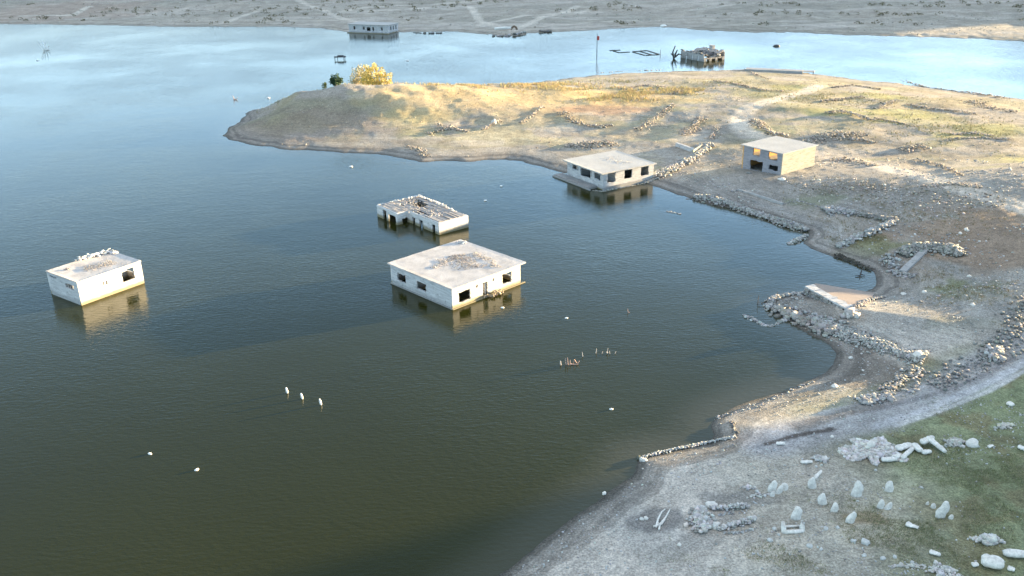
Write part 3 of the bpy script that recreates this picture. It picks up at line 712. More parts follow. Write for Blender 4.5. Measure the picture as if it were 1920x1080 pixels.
# ---- far house on the opposite shore
O = np.array([*P(728.2, 63.6), 0.]); ang = R(76); La, Lb, H = 12.0, 20.0, 3.5
dl = P(654.6, 61.0)-O[:2]; Lb = float(np.linalg.norm(dl)); ang = math.atan2(dl[1], dl[0])-math.pi/2
r = empty('house', O, ang, 'long pale house at the edge of the far shore, row of dark windows', 'house')
oL = ops_px([(662.5,49.2,666.3,55.2),(680.2,50,683.8,55.8),(687.5,51,694.8,58),(697.9,50.6,701.5,57.9),(714.2,51,717.7,57.2)], O, ang, 'L')
La = float(wallpx(747, 55, O, ang, 'R')[0]); La = min(max(La, 8), 16)
oR = [(La*(.22+.25*i), La*(.32+.25*i), 1.2, 2.9) for i in range(3)]
walls(r, La, Lb, -1.2, H, M_grey, {'L': oL, 'R': oR}, .0)
roof_slab(r, -.4, -.4, La+.4, Lb+.4, H, .2, M_roofc, 6, 6)
b = MB(); b.box(-.8, -.5, -1, -.003, Lb+.5, .5); b.build('plinth', M_grey, r)

# ------------------------------------------------------------------ ruined half-sunk building in the far channel
c0 = P(1275, 103); c1 = P(1320, 116); c2 = P(1366, 116); c3 = P(1366, 101)
O = np.array([*c1, 0.]); dl = P(1276, 108)-c1; ang = math.atan2(dl[1], dl[0])-math.pi/2; Lb = float(np.linalg.norm(dl))
r = empty('ruined_house', O, ang, 'collapsed grey concrete building in the far channel, roof folded in the middle', 'ruin')
b = MB(); b.panel('y', 0, .3, .3, Lb, -1, 2.6, [(Lb*q, Lb*q+.5, -1, 1.6) for q in (.25, .5, .75)], 0, .5); b.build('wall', M_silt, r)
b = MB(); b.panel('x', 0, .3, 0, 9, -1, 1.5, [(1, 2.4, -1, 1.1), (3.4, 5.0, -1, .8), (6, 8.2, -1, .7)], .2, 1.0); b.build('wall', M_silt, r)
b = MB(); b.panel('y', 9, .3, 0, Lb*.7, -1, 3.0, [(2.4, 4.4, 1.2, 2.2)], .2, .8); b.build('wall', M_silt, r)
b = MB()
for i in range(9):
    for j in range(8):
        if rng.random() < .12: continue
        x0, y0 = i*1.0, .3+j*Lb/8; f = lambda x: 1.0+1.7*abs(x-4.2)/4.2
        b.quadbox([(x0, y0, f(x0)-.1), (x0+.98, y0, f(x0+1)-.1), (x0+.98, y0+Lb/8-.03, f(x0+1)-.1), (x0, y0+Lb/8-.03, f(x0)-.1)]+[(x0+rng.uniform(-.1,.1), y0, f(x0)+.15+rng.uniform(-.2, .25)), (x0+.98, y0, f(x0+1)+.15+rng.uniform(-.2, .25)), (x0+.98, y0+Lb/8-.03, f(x0+1)+.15+rng.uniform(-.2, .25)), (x0, y0+Lb/8-.03, f(x0)+.15+rng.uniform(-.2, .25))])
rf = b.build('roof', M_ruinr, r)
roof_rubble('dark grey debris heaped on the folded roof in the far channel', r, [(2, Lb*.8), (4, Lb*.5), (7, Lb*.4), (5, 1)], 1.3, 420, (.15, .6), 1.3, 6.0, (.25, .24, .24))
b = MB(); b.box(7.8, Lb*.4, 2.4, 9.0, Lb*.4+1.5, 4.3, .06); b.build('chimney', M_silt, rf)

# ------------------------------------------------------------------ foundation platform (right bay)
O3 = G(1595, 592)
r = empty('foundation_wall', (O3[0], O3[1], O3[2]-.2), 0, 'thick pale topped foundation wall beside the rust coloured slab', 'wall')
p0 = G(1508, 553); p1 = G(1597, 588)
dv = p1[:2]-p0[:2]; L_ = float(np.linalg.norm(dv)); r.location = (p0[0], p0[1], 0); r.rotation_euler = (0, 0, math.atan2(dv[1], dv[0]))
b = MB(); b.box(0, 0, -.5, L_, .9, 1.25, .05); bo = b.build('wall_body', M_stone, r)
for nm in ('col',):
    at = bo.data.color_attributes.new('col', 'FLOAT_COLOR', 'POINT'); at.data.foreach_set('color', np.tile(np.array([.3, .28, .26, 1], np.float32), len(bo.data.vertices)))
nx_ = 15; b = MB()
for i in range(nx_):
    xx = i*L_/nx_; b.box(xx, -.06, 1.25, xx+L_/nx_-.01, 1.15+rng.uniform(-.1, .2), 1.42+rng.uniform(-.04, .05), .04)
b.build('coping', M_grey, r)
sx, sy, sz = [], [], []
nS = 240; xs_ = rng.uniform(0, L_, nS); zs_ = rng.uniform(.2, 1.2, nS)
V, Fc, Cc = rocks(np.stack([xs_, rng.uniform(-.06, .0, nS), zs_], 1), rng.uniform(.12, .22, nS), (.33, .31, .29), .3, 'block', (.5, .8), .1)
np_mesh('stone_facing', V, Fc, M_stone, Cc, r)
sl_ = [G(1528, 538), G(1640, 553), G(1622, 574), G(1598, 578), G(1512, 552)]
b = MB(); n0 = len(sl_); zt = max(q[2] for q in sl_)+.12
b.v = [(q[0], q[1], -.3) for q in sl_]+[(q[0], q[1], max(q[2]+.10, .55)) for q in sl_]
b.f = [tuple(range(n0, 2*n0))]+[(i, (i+1) % n0, n0+(i+1) % n0, n0+i) for i in range(n0)]
mm = make_roof('rust_screed', (.36, .295, .255), (.29, .27, .25), .9)
tag(b.build('floor_slab', mm), 'flat rust coloured floor slab between two bays of water', 'floor slab')
heap('rubble_heap', 'pale masonry lump at the right end of the foundation wall', 'rubble', 1591, 594, .8, .6, .7, 14, (.3, .55), (.55, .54, .52))
rubble('rubble_bank', 'ring of pale stones round the tip of the rust slab headland', 'rubble', [(1443,583),(1441,570),(1450,561),(1478,553),(1512,552)], 1.4, .45, 420, (.12, .32), (.48, .47, .45))
rubble('rubble_bank', 'curved stone spit reaching into the water below the headland tip', 'rubble', [(1393,591),(1415,600),(1428,607),(1441,612),(1458,606),(1472,600),(1482,594)], 1.0, .35, 260, (.12, .34), (.50, .49, .48))
rubble('rubble_bank', 'large angular blocks along the waterline of the headland', 'rubble', [(1452,582),(1490,596),(1530,612),(1565,628)], 2.4, .5, 330, (.2, .55), (.42, .39, .36))
rubble('rubble_bank', 'broad bank of small pale stones running down to the big boulder', 'rubble', [(1520,600),(1560,618),(1610,636),(1660,654),(1700,666),(1735,674)], 3.6, .6, 3400, (.07, .22), (.50, .49, .46))
rubble('rubble_line', 'thin line of stones in front of the foundation wall', 'rubble', [(1470,575),(1520,590),(1575,604),(1590,607)], .8, .2, 120, (.1, .3), (.48, .46, .44))
rubble('rubble_line', 'short stone row climbing right from the rust coloured slab', 'rubble', [(1600,580),(1625,565),(1655,557)], 1.0, .3, 170, (.1, .26), (.44, .42, .40))
rubble('rubble_bank', 'long bank of white stones along the water edge below the block house', 'rubble', [(1302,370),(1330,373),(1365,383),(1400,396),(1440,409),(1475,421),(1512,434)], 2.6, .8, 2800, (.10, .30), (.44, .43, .41))
rubble('rubble_bank', 'stubby spit of white stones pointing left into the bay', 'rubble', [(1479,458),(1492,452),(1512,443)], 1.3, .45, 260, (.12, .3), (.46, .45, .43))
rubble('rubble_islet', 'tiny islet of stones in open water near the shoreline house', 'rubble', [(1247,396),(1258,398),(1274,401)], .8, .3, 60, (.14, .3), (.46, .44, .42))
rubble('rubble_line', 'dotted line of wet stones entering the water above the islet', 'rubble', [(1268,376),(1285,374),(1302,371)], .5, .12, 50, (.12, .24), (.30, .29, .28))
rubble('rubble_bank', 'tumbled stone wall climbing from the shoreline house to the upright slab', 'rubble', [(1222,335),(1245,325),(1270,312),(1290,302),(1305,292),(1318,282),(1330,272)], 3.4, .9, 1700, (.12, .36), (.47, .46, .44))
rubble('rubble_bank', 'mound of white stones in the crook of the L shaped field wall', 'rubble', [(1545,398),(1565,394),(1585,398),(1600,402)], 3.0, .8, 700, (.12, .3), (.46, .45, .44))
rubble('dry_stone_wall', 'grey upper arm of the L shaped field wall', 'wall', [(1600,400),(1640,408),(1678,416)], 2.4, .7, 700, (.12, .28), (.33, .32, .30))
rubble('dry_stone_wall', 'white lower arm of the L shaped field wall running down to the bay', 'wall', [(1680,415),(1650,430),(1620,442),(1590,455),(1568,464)], 1.7, .7, 1000, (.12, .34), (.50, .49, .47))
rubble('rubble_heap', 'crescent heap of stones at the upper end of the long grey beam', 'rubble', [(1690,480),(1715,468),(1745,466),(1780,470),(1802,482)], 3.0, 1.0, 1100, (.14, .34), (.40, .39, .36))
rubble('rubble_heap', 'loose stones around the lower end of the long grey beam', 'rubble', [(1665,478),(1672,500),(1685,515),(1712,520)], 2.6, .3, 220, (.12, .34), (.46, .45, .43))
rubble('rubble_bank', 'arc of pale slabs at the head of the brown mud basin', 'rubble', [(1660,742),(1672,728),(1690,712),(1705,700),(1715,690)], 2.4, .3, 420, (.08, .26), (.42, .40, .37))
rubble('rubble_bank', 'pale stones scattered below the brown mud basin', 'rubble', [(1612,756),(1640,748),(1668,744)], 2.0, .35, 240, (.12, .32), (.46, .45, .43))
rubble('rubble_line', 'small stones curving round the mud basin to the track', 'rubble', [(1690,730),(1712,738),(1718,722),(1722,690)], 1.0, .2, 150, (.08, .24), (.42, .41, .39))
rubble('rubble_bank', 'wide belt of broken stones along the right edge beside the track', 'rubble', [(1940,560),(1910,600),(1890,640),(1855,672),(1815,690),(1780,708),(1745,724)], 5.0, .25, 1000, (.07, .28), (.36, .35, .33))
rubble('rubble_heap', 'dense knot of stones on the belt beside the track', 'rubble', [(1850,655),(1875,662),(1860,676)], 2.0, .4, 160, (.12, .38), (.44, .43, .42))
rubble('rubble_line', 'straight row of white shore stones ending at a dark boulder', 'rubble', [(1198,862),(1225,853),(1270,843),(1300,836),(1335,829),(1378,821)], .55, .25, 640, (.05, .14), (.58, .58, .56))
rubble('rubble_line', 'row of white stones at the corner where the mud headland meets the water', 'rubble', [(1335,785),(1350,782),(1380,775),(1420,760),(1455,745),(1520,716),(1548,722)], 1.0, .1, 150, (.04, .16), (.52, .50, .48))
rubble('rubble_line', 'dark gully stones right of the mud headland corner', 'rubble', [(1370,790),(1378,805),(1376,820)], .6, .1, 60, (.08, .2), (.26, .25, .24))
rubble('brushwood', 'dark brush and stones on the bank above the inner bay', 'brush', [(1565,478),(1590,488),(1615,500),(1632,508)], 1.4, .5, 380, (.06, .2), (.13, .12, .10))
# straight concrete remains
def beam(label, a, b_, w_, h_, mt=M_silt, name='concrete_beam', cat='beam', lift=0.0, tag_=True, group=None):
    pa, pb = G(*a), G(*b_); d = pb-pa; L_ = float(np.linalg.norm(d)); d = d/L_
    b = MB(); n_ = max(3, int(L_/1.2))
    for i in range(n_): b.box(i*L_/n_, -w_/2+rng.uniform(-.03, .03), -.3, (i+1)*L_/n_-.004, w_/2+rng.uniform(-.03, .03), h_+rng.uniform(-.03, .03)*min(1, h_*3))
    o = b.build(name, mt); o.location = tuple(pa+np.array([0, 0, lift])); o.rotation_euler = (0, -math.asin(d[2]), math.atan2(d[1], d[0]))
    return tag(o, label, cat, group)
beam('thin straight pale wall footing on silt above the white stone bank', (1384,357), (1468,384), .4, .35, name='wall_footing', cat='wall')
rubble('rubble_line', 'faint stone trace continuing right from the straight wall footing', 'rubble', [(1468,384),(1485,377),(1503,378),(1530,386),(1552,398)], .6, .15, 120, (.08, .2), (.44, .43, .42))
rubble('rubble_line', 'small stones at the left end of the straight wall footing', 'rubble', [(1372,360),(1385,357)], .9, .2, 50, (.1, .22), (.48, .47, .46))
beam('long pale grey beam lying between stone heaps right of the inner bay', (1692,512), (1738,468), .9, .4)
beam('low grey retaining wall on the slope above the tumbled stone wall', (1268,274), (1301,286), .5, .8, M_grey, 'retaining_wall', 'wall')
b = MB(); pa = G(1298, 291); b.box(-.25, 0, -.3, .25, 5.2, 1.1, .1); o = b.build('wall_stump', M_block_lit); o.location = tuple(pa); pb = G(1316, 276); o.rotation_euler = (0, 0, math.atan2(pb[1]-pa[1], pb[0]-pa[0])-math.pi/2)
tag(o, 'bright upright wall stump on top of the tumbled stone wall', 'wall')
# rubble on the peninsula
PEN = [([(800,252),(840,240),(880,248)],'pinkish rubble on the bank where the peninsula narrows',3,.5,260),
([(905,244),(925,232),(940,226)],'short pale rubble ridge on the middle of the peninsula bank',2,.7,150),
([(975,232),(1000,215),(1018,200)],'thin stone row climbing towards the golden grass',1.6,.4,200),
([(1060,275),(1090,272),(1130,272),(1150,268)],'flat grey rubble spread behind the shoreline house',5,.6,700),
([(1055,210),(1075,228),(1110,238),(1150,236)],'curved rubble row in the middle of the peninsula',4,.6,520),
([(1195,245),(1215,232),(1240,215),(1262,196)],'stone row rising through reddish grass',3,.6,420),
([(1280,255),(1300,240),(1312,222)],'tall white rubble pile left of the dirt track',4.5,1.2,460),
([(1330,262),(1345,250),(1340,240)],'low rubble just left of the dirt track bend',3,.4,160),
([(1165,168),(1210,160),(1250,165)],'pinkish rubble strip near the back of the peninsula',3,.4,260),
([(1250,178),(1275,172),(1290,165)],'lilac stones in golden grass near the back shore',3,.5,200),
([(1340,152),(1390,160),(1430,170),(1470,172)],'long stone row left of the upper dirt track',2.4,.5,420),
([(1395,130),(1420,142),(1445,150)],'pale straight stone line by the concrete platform',1.2,.4,110),
([(1415,225),(1425,240),(1450,252),(1480,256)],'white stones lining the outside of the track bend',3.5,.8,620),
([(1500,268),(1540,262),(1580,250),(1600,262)],'grey rubble field behind the block house',7,.7,800),
([(1550,215),(1580,210),(1620,222),(1640,228)],'dark rubble mound on the right meadow',3,1.2,480),
([(1540,192),(1580,186),(1620,182)],'stone row across the right meadow',2.5,.5,260),
([(1645,205),(1665,195),(1680,190)],'bright rubble knot on the right meadow',3,.9,260),
([(1700,196),(1740,204),(1780,208),(1830,214)],'long grey rubble row at the right of the meadow',3,.6,480),
([(1640,222),(1690,232),(1720,238)],'thin stone line below the bright rubble knot',1.6,.4,200),
([(1560,165),(1600,160),(1650,168)],'faint stone enclosure near the back shore right',1.6,.5,260),
([(1780,252),(1830,250),(1860,256)],'white stones on the yellow meadow at the right',3,.6,240),
([(1690,285),(1720,275),(1740,282)],'stone heap right of the block house track',3,.9,260),
([(1720,300),(1760,310),(1800,330)],'stone line beside the dirt track at the right',1.6,.5,280),
([(1500,355),(1540,358),(1600,356),(1660,352)],'dark field stones below the block house',9,.08,260),
([(1640,375),(1720,365),(1800,370),(1880,385)],'broad field of grey stones below the dirt track',13,.08,420),
([(1560,298),(1600,302),(1640,312)],'low stones right of the block house',4,.3,220),
([(1770,262),(1840,258),(1900,262)],'low terrace of stones on the far right meadow',2,.4,200),
([(1690,150),(1740,165),(1800,172),(1890,186)],'dark stone rim along the back shore at the right',3,.7,520),
([(1120,137),(1180,133),(1250,131)],'dark rocky rim along the back shore in the middle',2,.5,300),
([(820,232),(835,245),(850,236)],'small pinkish rubble patch above the narrow bank',2.5,.4,140),
([(760,275),(785,280),(800,295)],'loose pale stones at the water edge of the narrow bank',3,.3,160),
([(600,172),(640,165),(560,185)],'green grey stones on the crest left of the dark tree',3,.4,200),
([(1820,190),(1860,205),(1910,210)],'grey stone field near the right end of the back shore',8,.5,400),
([(1730,350),(1790,345),(1840,352)],'pale stones along the lower side of the dirt track',3,.3,220),
([(1590,780-520),(1640,268)],'stone bar on the meadow behind the block house',2,.6,150)]
for pts, lab, wd, hg, n_ in PEN:
    d_ = G(*pts[0])[1]; k = rng.uniform(.9, 1.1)
    rubble('rubble_heap' if wd > 2.5 else 'rubble_line', lab, 'rubble', pts, wd, hg*.75, int(n_*1.25), (.06, .27), (.46*k, .41*k, .355*k), var=.28)

# ------------------------------------------------------------------ foreground cemetery
def gravestone(px, py, wpx, hpx, label, lean=0, yaw=None, thick=.32, point=.5, group='upright pale gravestones', name='gravestone', cat='gravestone', turn=0):
    g = G(px, py); D = np.linalg.norm(g-CAM); k = D/F_PX; W = wpx*k*.92; Hh = hpx*k/.84*.9
    v, f = ICO1; bv, bf = ico(2); v = bv.copy()
    t = (v[:, 2]+1)/2
    prof = 1-(.12+.36*point)*t**1.6
    v[:, 0] *= W*.56*prof; v[:, 1] *= W*.56*thick*2*prof; v[:, 2] = (t-.36)*Hh*1.5
    v += rng.normal(0, W*.02, v.shape); v[:, 0] += .07*W*np.sin(v[:, 2]*5+px); v[:, 2] -= np.maximum(v[:, 2]-Hh*.86, 0)*(.5-.4*point)
    o = np_mesh(name, v, bf, M_marble, smooth=True); o.location = tuple(g); o.rotation_euler = (R(rng.uniform(-6, 4)), R(lean), R(turn if yaw is None else yaw))
    return tag(o, label, cat, group)
gravestone(1448, 922, 17, 24, 'blunt pale gravestone at the left, two leaning slabs at its right', 3)
gravestone(1458, 924, 12, 18, 'thin slab leaning behind the left blunt gravestone', 25)
gravestone(1470, 918, 14, 14, 'squat square stone at the right of the leaning slab pair', -4, point=0)
gravestone(1448, 930, 9, 10, 'small oval stone lying at the foot of the left blunt gravestone', 10)
gravestone(1522, 914, 16, 22, 'pale gravestone with a fallen post leaning against its top right', -4)
gravestone(1606, 929, 20, 30, 'largest upright pointed gravestone, in the middle of the graveyard', 2)
gravestone(1666, 920, 15, 20, 'squarish gravestone standing right of the largest pointed one', 3, point=.1)
gravestone(1541, 944, 17, 22, 'pear shaped gravestone left of the middle of the graveyard', -2)
gravestone(1564, 958, 14, 17, 'short round gravestone just right of the pear shaped one', 3)
gravestone(1493, 972, 19, 26, 'egg shaped gravestone just above the low stone grave frame', 0)
gravestone(1593, 979, 16, 23, 'gravestone with slanted right side beside the brown grass', 12)
gravestone(1651, 952, 13, 18, 'left stone of the touching pair below the squarish gravestone', -3)
gravestone(1664, 954, 12, 14, 'right stone of the touching pair below the squarish gravestone', 20)
gravestone(1762, 969, 18, 33, 'tall flat topped gravestone leaning right on green grass', 14, point=0, thick=.25)
gravestone(1750, 952, 9, 9, 'small round stone left of the tall leaning gravestone', 0, name='stone', cat='stone', group='single pale stones on the grass')
gravestone(1739, 946, 6, 6, 'tiny pale stone farthest left of the tall leaning gravestone', 0, name='stone', cat='stone', group='single pale stones on the grass')
gravestone(1783, 972, 9, 8, 'jagged chip right of the tall leaning gravestone foot', 0, name='stone', cat='stone', group='single pale stones on the grass')
def slab(a, b_, w_, h_, label, name='fallen_pillar', cat='pillar', taper=.75, group='fallen pale pillars', lift=0, lift2=None):
    """long rounded pillar lying from pixel a to pixel b"""
    pa = G(*a)+np.array([0, 0, h_*.5+lift]); pb = G(*b_)+np.array([0, 0, h_*.5+(lift if lift2 is None else lift2)]); L_ = np.linalg.norm(pb-pa)
    b = MB(); ts = np.linspace(0, 1, 9); rd = [h_*.5*(.55 if t in (0, 1) else 1-(1-taper)*t)*rng.uniform(.9, 1.08) for t in ts]
    pts = [np.array([t*L_, rng.uniform(-.02, .02), 0]) for t in ts]
    b.tube(pts, rd, 8); b.v = [(x, y*w_/h_, z) for x, y, z in b.v]
    o = b.build(name, M_marble, smooth=True); o.location = tuple(pa); d = (pb-pa)/L_; o.rotation_euler = (0, -math.asin(d[2]), math.atan2(d[1], d[0]))
    return tag(o, label, cat, group)
slab((1526,903), (1539,892), .35, .3, 'fallen post leaning from the top of a gravestone', lift=.2, lift2=.4)
slab((1680,846), (1708,838), .9, .55, 'thick oval pillar at the upper left of the crossed pillars')
slab((1690,863), (1714,842), .5, .5, 'slanting pillar joining the oval pillar to the pillar knot')
slab((1652,866), (1680,865), .55, .5, 'horizontal pillar at the left foot of the crossed pillars')
slab((1676,862), (1687,857), .6, .45, 'stubby block between the horizontal and slanting pillars')
slab((1736,832), (1773,852), .6, .5, 'long pillar falling away right from the pillar knot', lift=.5, lift2=.0)
slab((1712,838), (1726,851), .8, .6, 'short thick pillar in the centre of the pillar knot')
slab((1726,838), (1748,828), .7, .6, 'upper pillar crossing the top of the pillar knot', lift=.2)
slab((1728,852), (1745,850), .6, .45, 'low block at the right foot of the pillar knot')
slab((1501,869), (1523,868), .45, .3, 'short straight pillar at the left of a small stone cluster')
slab((1880,1042), (1935,1046), .85, .6, 'long thick pillar cut by the right edge of the picture')
slab((1742,1037), (1763,1044), .5, .35, 'small yellowish pillar lying on green grass')
slab((1698,985), (1721,993), .75, .35, 'flat diamond shaped slab lying right of the brown grass', taper=.4)
slab((1852,840), (1861,837), .4, .25, 'small pale slab on grass right of the pebble heap')
slab((1908,840), (1922,846), .55, .4, 'pale slab at the right edge of the picture on the grass')
slab((1455,833), (1472,834), .5, .3, 'faint flat slab at the end of the dark gully')
slab((1838,1058), (1880,1066), 1.3, .9, 'broad lumpy white boulder slab near the lower right corner', name='boulder', cat='boulder', group='single pale boulders', taper=.85)
slab((1822,1062), (1833,1061), .5, .35, 'small flat stone left of the lumpy white boulder slab', name='stone', cat='stone', group='single pale stones on the grass')
slab((1888,1068), (1902,1072), .5, .35, 'flat pale stone right of the lumpy white boulder slab', name='stone', cat='stone', group='single pale stones on the grass')
slab((1888,758), (1900,763), .8, .4, 'white angular slab on the upper right grass', name='stone', cat='stone', group='single pale stones on the grass')
def boulder(px, py, wpx, hpx, label, base=(.68, .65, .60), name='boulder', cat='boulder', group=None, dz=0):
    g = G(px, py); k = np.linalg.norm(g-CAM)/F_PX
    bv, bf = ico(1); v = bv*(1+rng.uniform(-.24, .24, (len(bv), 1)))*np.array([wpx*k/2, wpx*k/2*.8, hpx*k*.5])
    o = np_mesh(name, v, bf, M_stone, np.tile(np.array(base), (len(v), 1))); o.location = (g[0], g[1], g[2]+hpx*k*.12+dz); o.rotation_euler = (0, 0, rng.uniform(0, 6))
    return tag(o, label, cat, group)
boulder(1722, 672, 22, 20, 'big pale pointed boulder at the lower end of the stone bank')
boulder(1823, 834, 24, 16, 'pointed grey white boulder beside a heap of pebbles')
boulder(1198, 860, 13, 8, 'dark wet boulder at the water end of the shore stone row', (.10, .11, .09))
boulder(1206, 863, 14, 8, 'pale boulder touching the dark wet boulder')
boulder(1203, 974, 8, 8, 'left of two small stones in the grey hollow', group='two small stones in the hollow')
boulder(1211, 973, 9, 8, 'right of two small stones in the grey hollow', group='two small stones in the hollow')
boulder(1334, 948, 24, 12, 'flat topped boulder at the upper edge of the ruined grave enclosure')
boulder(1342, 988, 16, 18, 'pale upright block on the lower wall of the ruined grave enclosure')
boulder(1356, 990, 10, 14, 'narrow upright block next to the pale block on the ruined grave wall')
boulder(1274, 1022, 8, 7, 'single small stone below the grey hollow', group=None)
boulder(1560, 820, 7, 7, 'single white stone right of the dark gully')
boulder(1545, 861, 18, 10, 'white lumpy boulder at the right of a small stone cluster')
boulder(1632, 842, 16, 12, 'larger pale block on top of the bright rubble heap', dz=.5)
boulder(1133, 926, 9, 8, 'lone white stone at the near water edge')
boulder(1694, 552-0, 10, 6, 'white oblong stone on the grey flat above the stone bank')
boulder(1733, 548-0, 9, 5, 'white flat stone on the grey flat near the green patch')
boulder(1824, 572, 10, 5, 'white stone below the right green patch')
boulder(1817, 520-1, 8, 6, 'pale stone above the right green patch')
boulder(1812, 432, 9, 7, 'pale stone on the rust coloured ground, upper right')
boulder(1800, 438, 7, 5, 'smaller pale stone left on the rust coloured ground')
boulder(1466, 337, 14, 6, 'white stone on bare silt in front of the block house')
boulder(1405, 325, 11, 5, 'dark grey stone on the silt left of the block house door', (.25, .25, .24))
boulder(926, 232, 10, 14, 'upright pale block on the peninsula bank', (.6, .58, .54))
boulder(1565, 752-28, 14, 5, 'flat driftwood pale stone at the mud headland edge')
boulder(1595, 672, 8, 6, 'small white stone in the brown mud basin')
boulder(1618, 695, 5, 4, 'tiny white stone in the centre of the brown mud basin')
for i, (x_, y_, w_) in enumerate([(1430,948,5),(1395,914,6),(1420,922,8),(1434,930,7),(1608,940,5),(1642,882,6),(1530,875,6),(1728,915,6),(1452,992,9),(1460,1003,6),(1505,983,8),(1548,992,10),(1571,990,8),(1518,1025,12),(1540,1030,7),(1600,1015,10),(1622,1018,16),(1481,1040,5),(1443,1014,11),(1620,1042,9),(1655,1048,10),(1678,1045,8),(1710,1055,8),(1793,1013,4),(1850,870,4),(1882,990,4),(1775,870,4)]):
    boulder(x_, y_, w_, w_*.75, 'small loose white stone lying among the graves', (.55, .55, .53), name='stone', cat='stone', group='small loose stones among the graves')
# grave with U shaped frame
g = G(1487, 996); k = np.linalg.norm(g-CAM)/F_PX
r = empty('grave_frame', tuple(g), R(4), 'low U shaped stone grave frame with two raised ends', 'grave')
b = MB(); b.tube([(-.75, -.2, .12), (0, -.24, .14), (.75, -.2, .12)], [.16, .18, .16], 8); b.build('side_kerb', M_marble, r, smooth=True)
b = MB(); b.tube([(-.7, .5, .1), (.7, .5, .1)], [.1, .1], 8); b.build('side_kerb', M_marble, r, smooth=True)
for s in (-1, 1):
    b = MB(); b.tube([(s*.76, -.05, -.1), (s*.78, .15, .35), (s*.8, .35, .75)], [.24, .22, .13], 8); b.build('end_stone', M_marble, r, smooth=True)
# ruined grave enclosure
rubble('rubble_heap', 'wide end heap of stones closing the ruined grave enclosure at the left', 'rubble', [(1322,958),(1310,972),(1314,986),(1328,996)], 2.0, .5, 480, (.10, .28), (.66, .63, .60))
rubble('rubble_line', 'upper wall of the ruined grave enclosure', 'wall', [(1330,955),(1370,955),(1400,952)], .55, .6, 260, (.08, .18), (.66, .63, .60))
rubble('rubble_line', 'lower wall of the ruined grave enclosure', 'wall', [(1345,995),(1380,986),(1415,976)], .6, .6, 320, (.08, .18), (.66, .63, .60))
rubble('rubble_line', 'outer stone row just below the ruined grave enclosure', 'rubble', [(1355,1001),(1385,1000),(1418,991)], .35, .2, 100, (.06, .14), (.55, .55, .53))
rubble('rubble_line', 'inner stone row under the upper wall of the ruined grave enclosure', 'rubble', [(1345,967),(1375,962)], .3, .15, 50, (.06, .13), (.54, .54, .53))
heap('rubble_heap', 'bright heap of broken white stones left of the crossed pillars', 'rubble', 1635, 846, 2.5, 3.1, .35, 1500, (.07, .2), (.64, .62, .61))
heap('rubble_heap', 'round heap of white pebbles right of the crossed pillars', 'rubble', 1790, 831, 1.5, .8, .25, 240, (.06, .14), (.56, .56, .54))
heap('rubble_heap', 'small tangled stone cluster on gravel above the graveyard', 'rubble', 1536, 862, .7, .6, .25, 50, (.08, .2), (.54, .54, .53))
heap('rubble_heap', 'compact oblong heap of stones at the right of the graveyard', 'rubble', 1851, 1015, 1.25, .45, .5, 110, (.12, .24), (.58, .58, .57))
heap('rubble_heap', 'heap of white pebbles cut by the bottom edge', 'rubble', 1770, 1074, 1.6, .9, .2, 220, (.06, .16), (.58, .58, .56))
heap('rubble_heap', 'loose ring of white pebbles near the bottom edge', 'rubble', 1712, 1062, 1.8, .3, .1, 60, (.06, .13), (.54, .54, .52))
heap('rubble_heap', 'white stones on the grass at the upper right, below the track', 'rubble', 1885, 800, 1.1, .6, .2, 40, (.10, .26), (.54, .54, .5))
heap('rubble_heap', 'small heap of chips on gravel right of the grey hollow', 'rubble', 1403, 915, .8, .35, .15, 40, (.06, .14), (.54, .54, .53))
heap('rubble_heap', 'loose chips in front of the left blunt gravestone', 'rubble', 1420, 930, 1.1, .4, .1, 24, (.06, .15), (.52, .52, .51))

# ------------------------------------------------------------------ dead wood, floats, posts
def branches(px, py, segs, label, mt, name='dead_branch', cat='branch', rad=.06, group=None):
    """segs: lists of local points (metres) from the base"""
    g = G(px, py); b = MB()
    for s in segs: b.tube(s, [rad*(1-.5*i/(len(s)-1)) for i in range(len(s))], 6)
    o = b.build(name, mt); o.location = tuple(g); return tag(o, label, cat, group)
branches(1230, 990, [[(0,0,.1),(.3,.9,.25),(.75,1.8,.3),(1.1,2.2,.25)],[(.3,.2,.15),(1.0,1.2,.2),(1.55,2.3,.2)],[(-.2,.1,.1),(.5,.3,.15),(.9,.9,.2)],[(.2,-.3,.08),(.35,.25,.12),(.2,.7,.15)]], 'bleached forked branch lying in the grey hollow', M_marble, rad=.09)
branches(1052, 684, [[(0,0,-.2),(-.08,0,.5)]], 'pale stub standing at the left end of the pinkish stubs', M_wood, 'stump', 'stub', .13)
branches(1062, 684, [[(0,0,-.3),(-.12,0,.85)],[(.22,0,-.3),(.12,.05,.9)],[(.45,-.1,-.3),(.42,0,.6)],[(.65,0,-.2),(.95,0,.65),(1.25,0,.1),(1.5,0,.45)],[(.5,0,.1),(.7,0,.02),(1.4,0,.05)]], 'cluster of pinkish branch stubs rising from open water', M_pink, rad=.075)
branches(1093, 668, [[(0,0,-.2),(-.1,0,.55)]], 'single pale stub between the pinkish stubs and the curved stub', M_wood, 'stump', 'stub', .07)
branches(1116, 662, [[(0,0,-.2),(.15,0,.3),(.12,0,.6)]], 'single curved stub left of the small spiky cluster', M_wood, 'stump', 'stub', .07)
branches(1138, 663, [[(0,0,-.2),(.1,0,.7)],[(-.6,.1,-.1),(-.5,.1,.2)],[(.35,0,-.2),(.3,0,.35)],[(.1,0,.1),(-.1,-.1,.25)],[(.9,0,-.1),(1.05,0,.25)]], 'small spiky cluster of stubs rightmost in open water', M_wood, rad=.06)
branches(1178, 586, [[(0,0,-.1),(-.1,0,.55)],[(.05,0,0),(.2,0,.1)]], 'tiny thin twig alone in the bay below the shoreline house', M_pink, rad=.05)
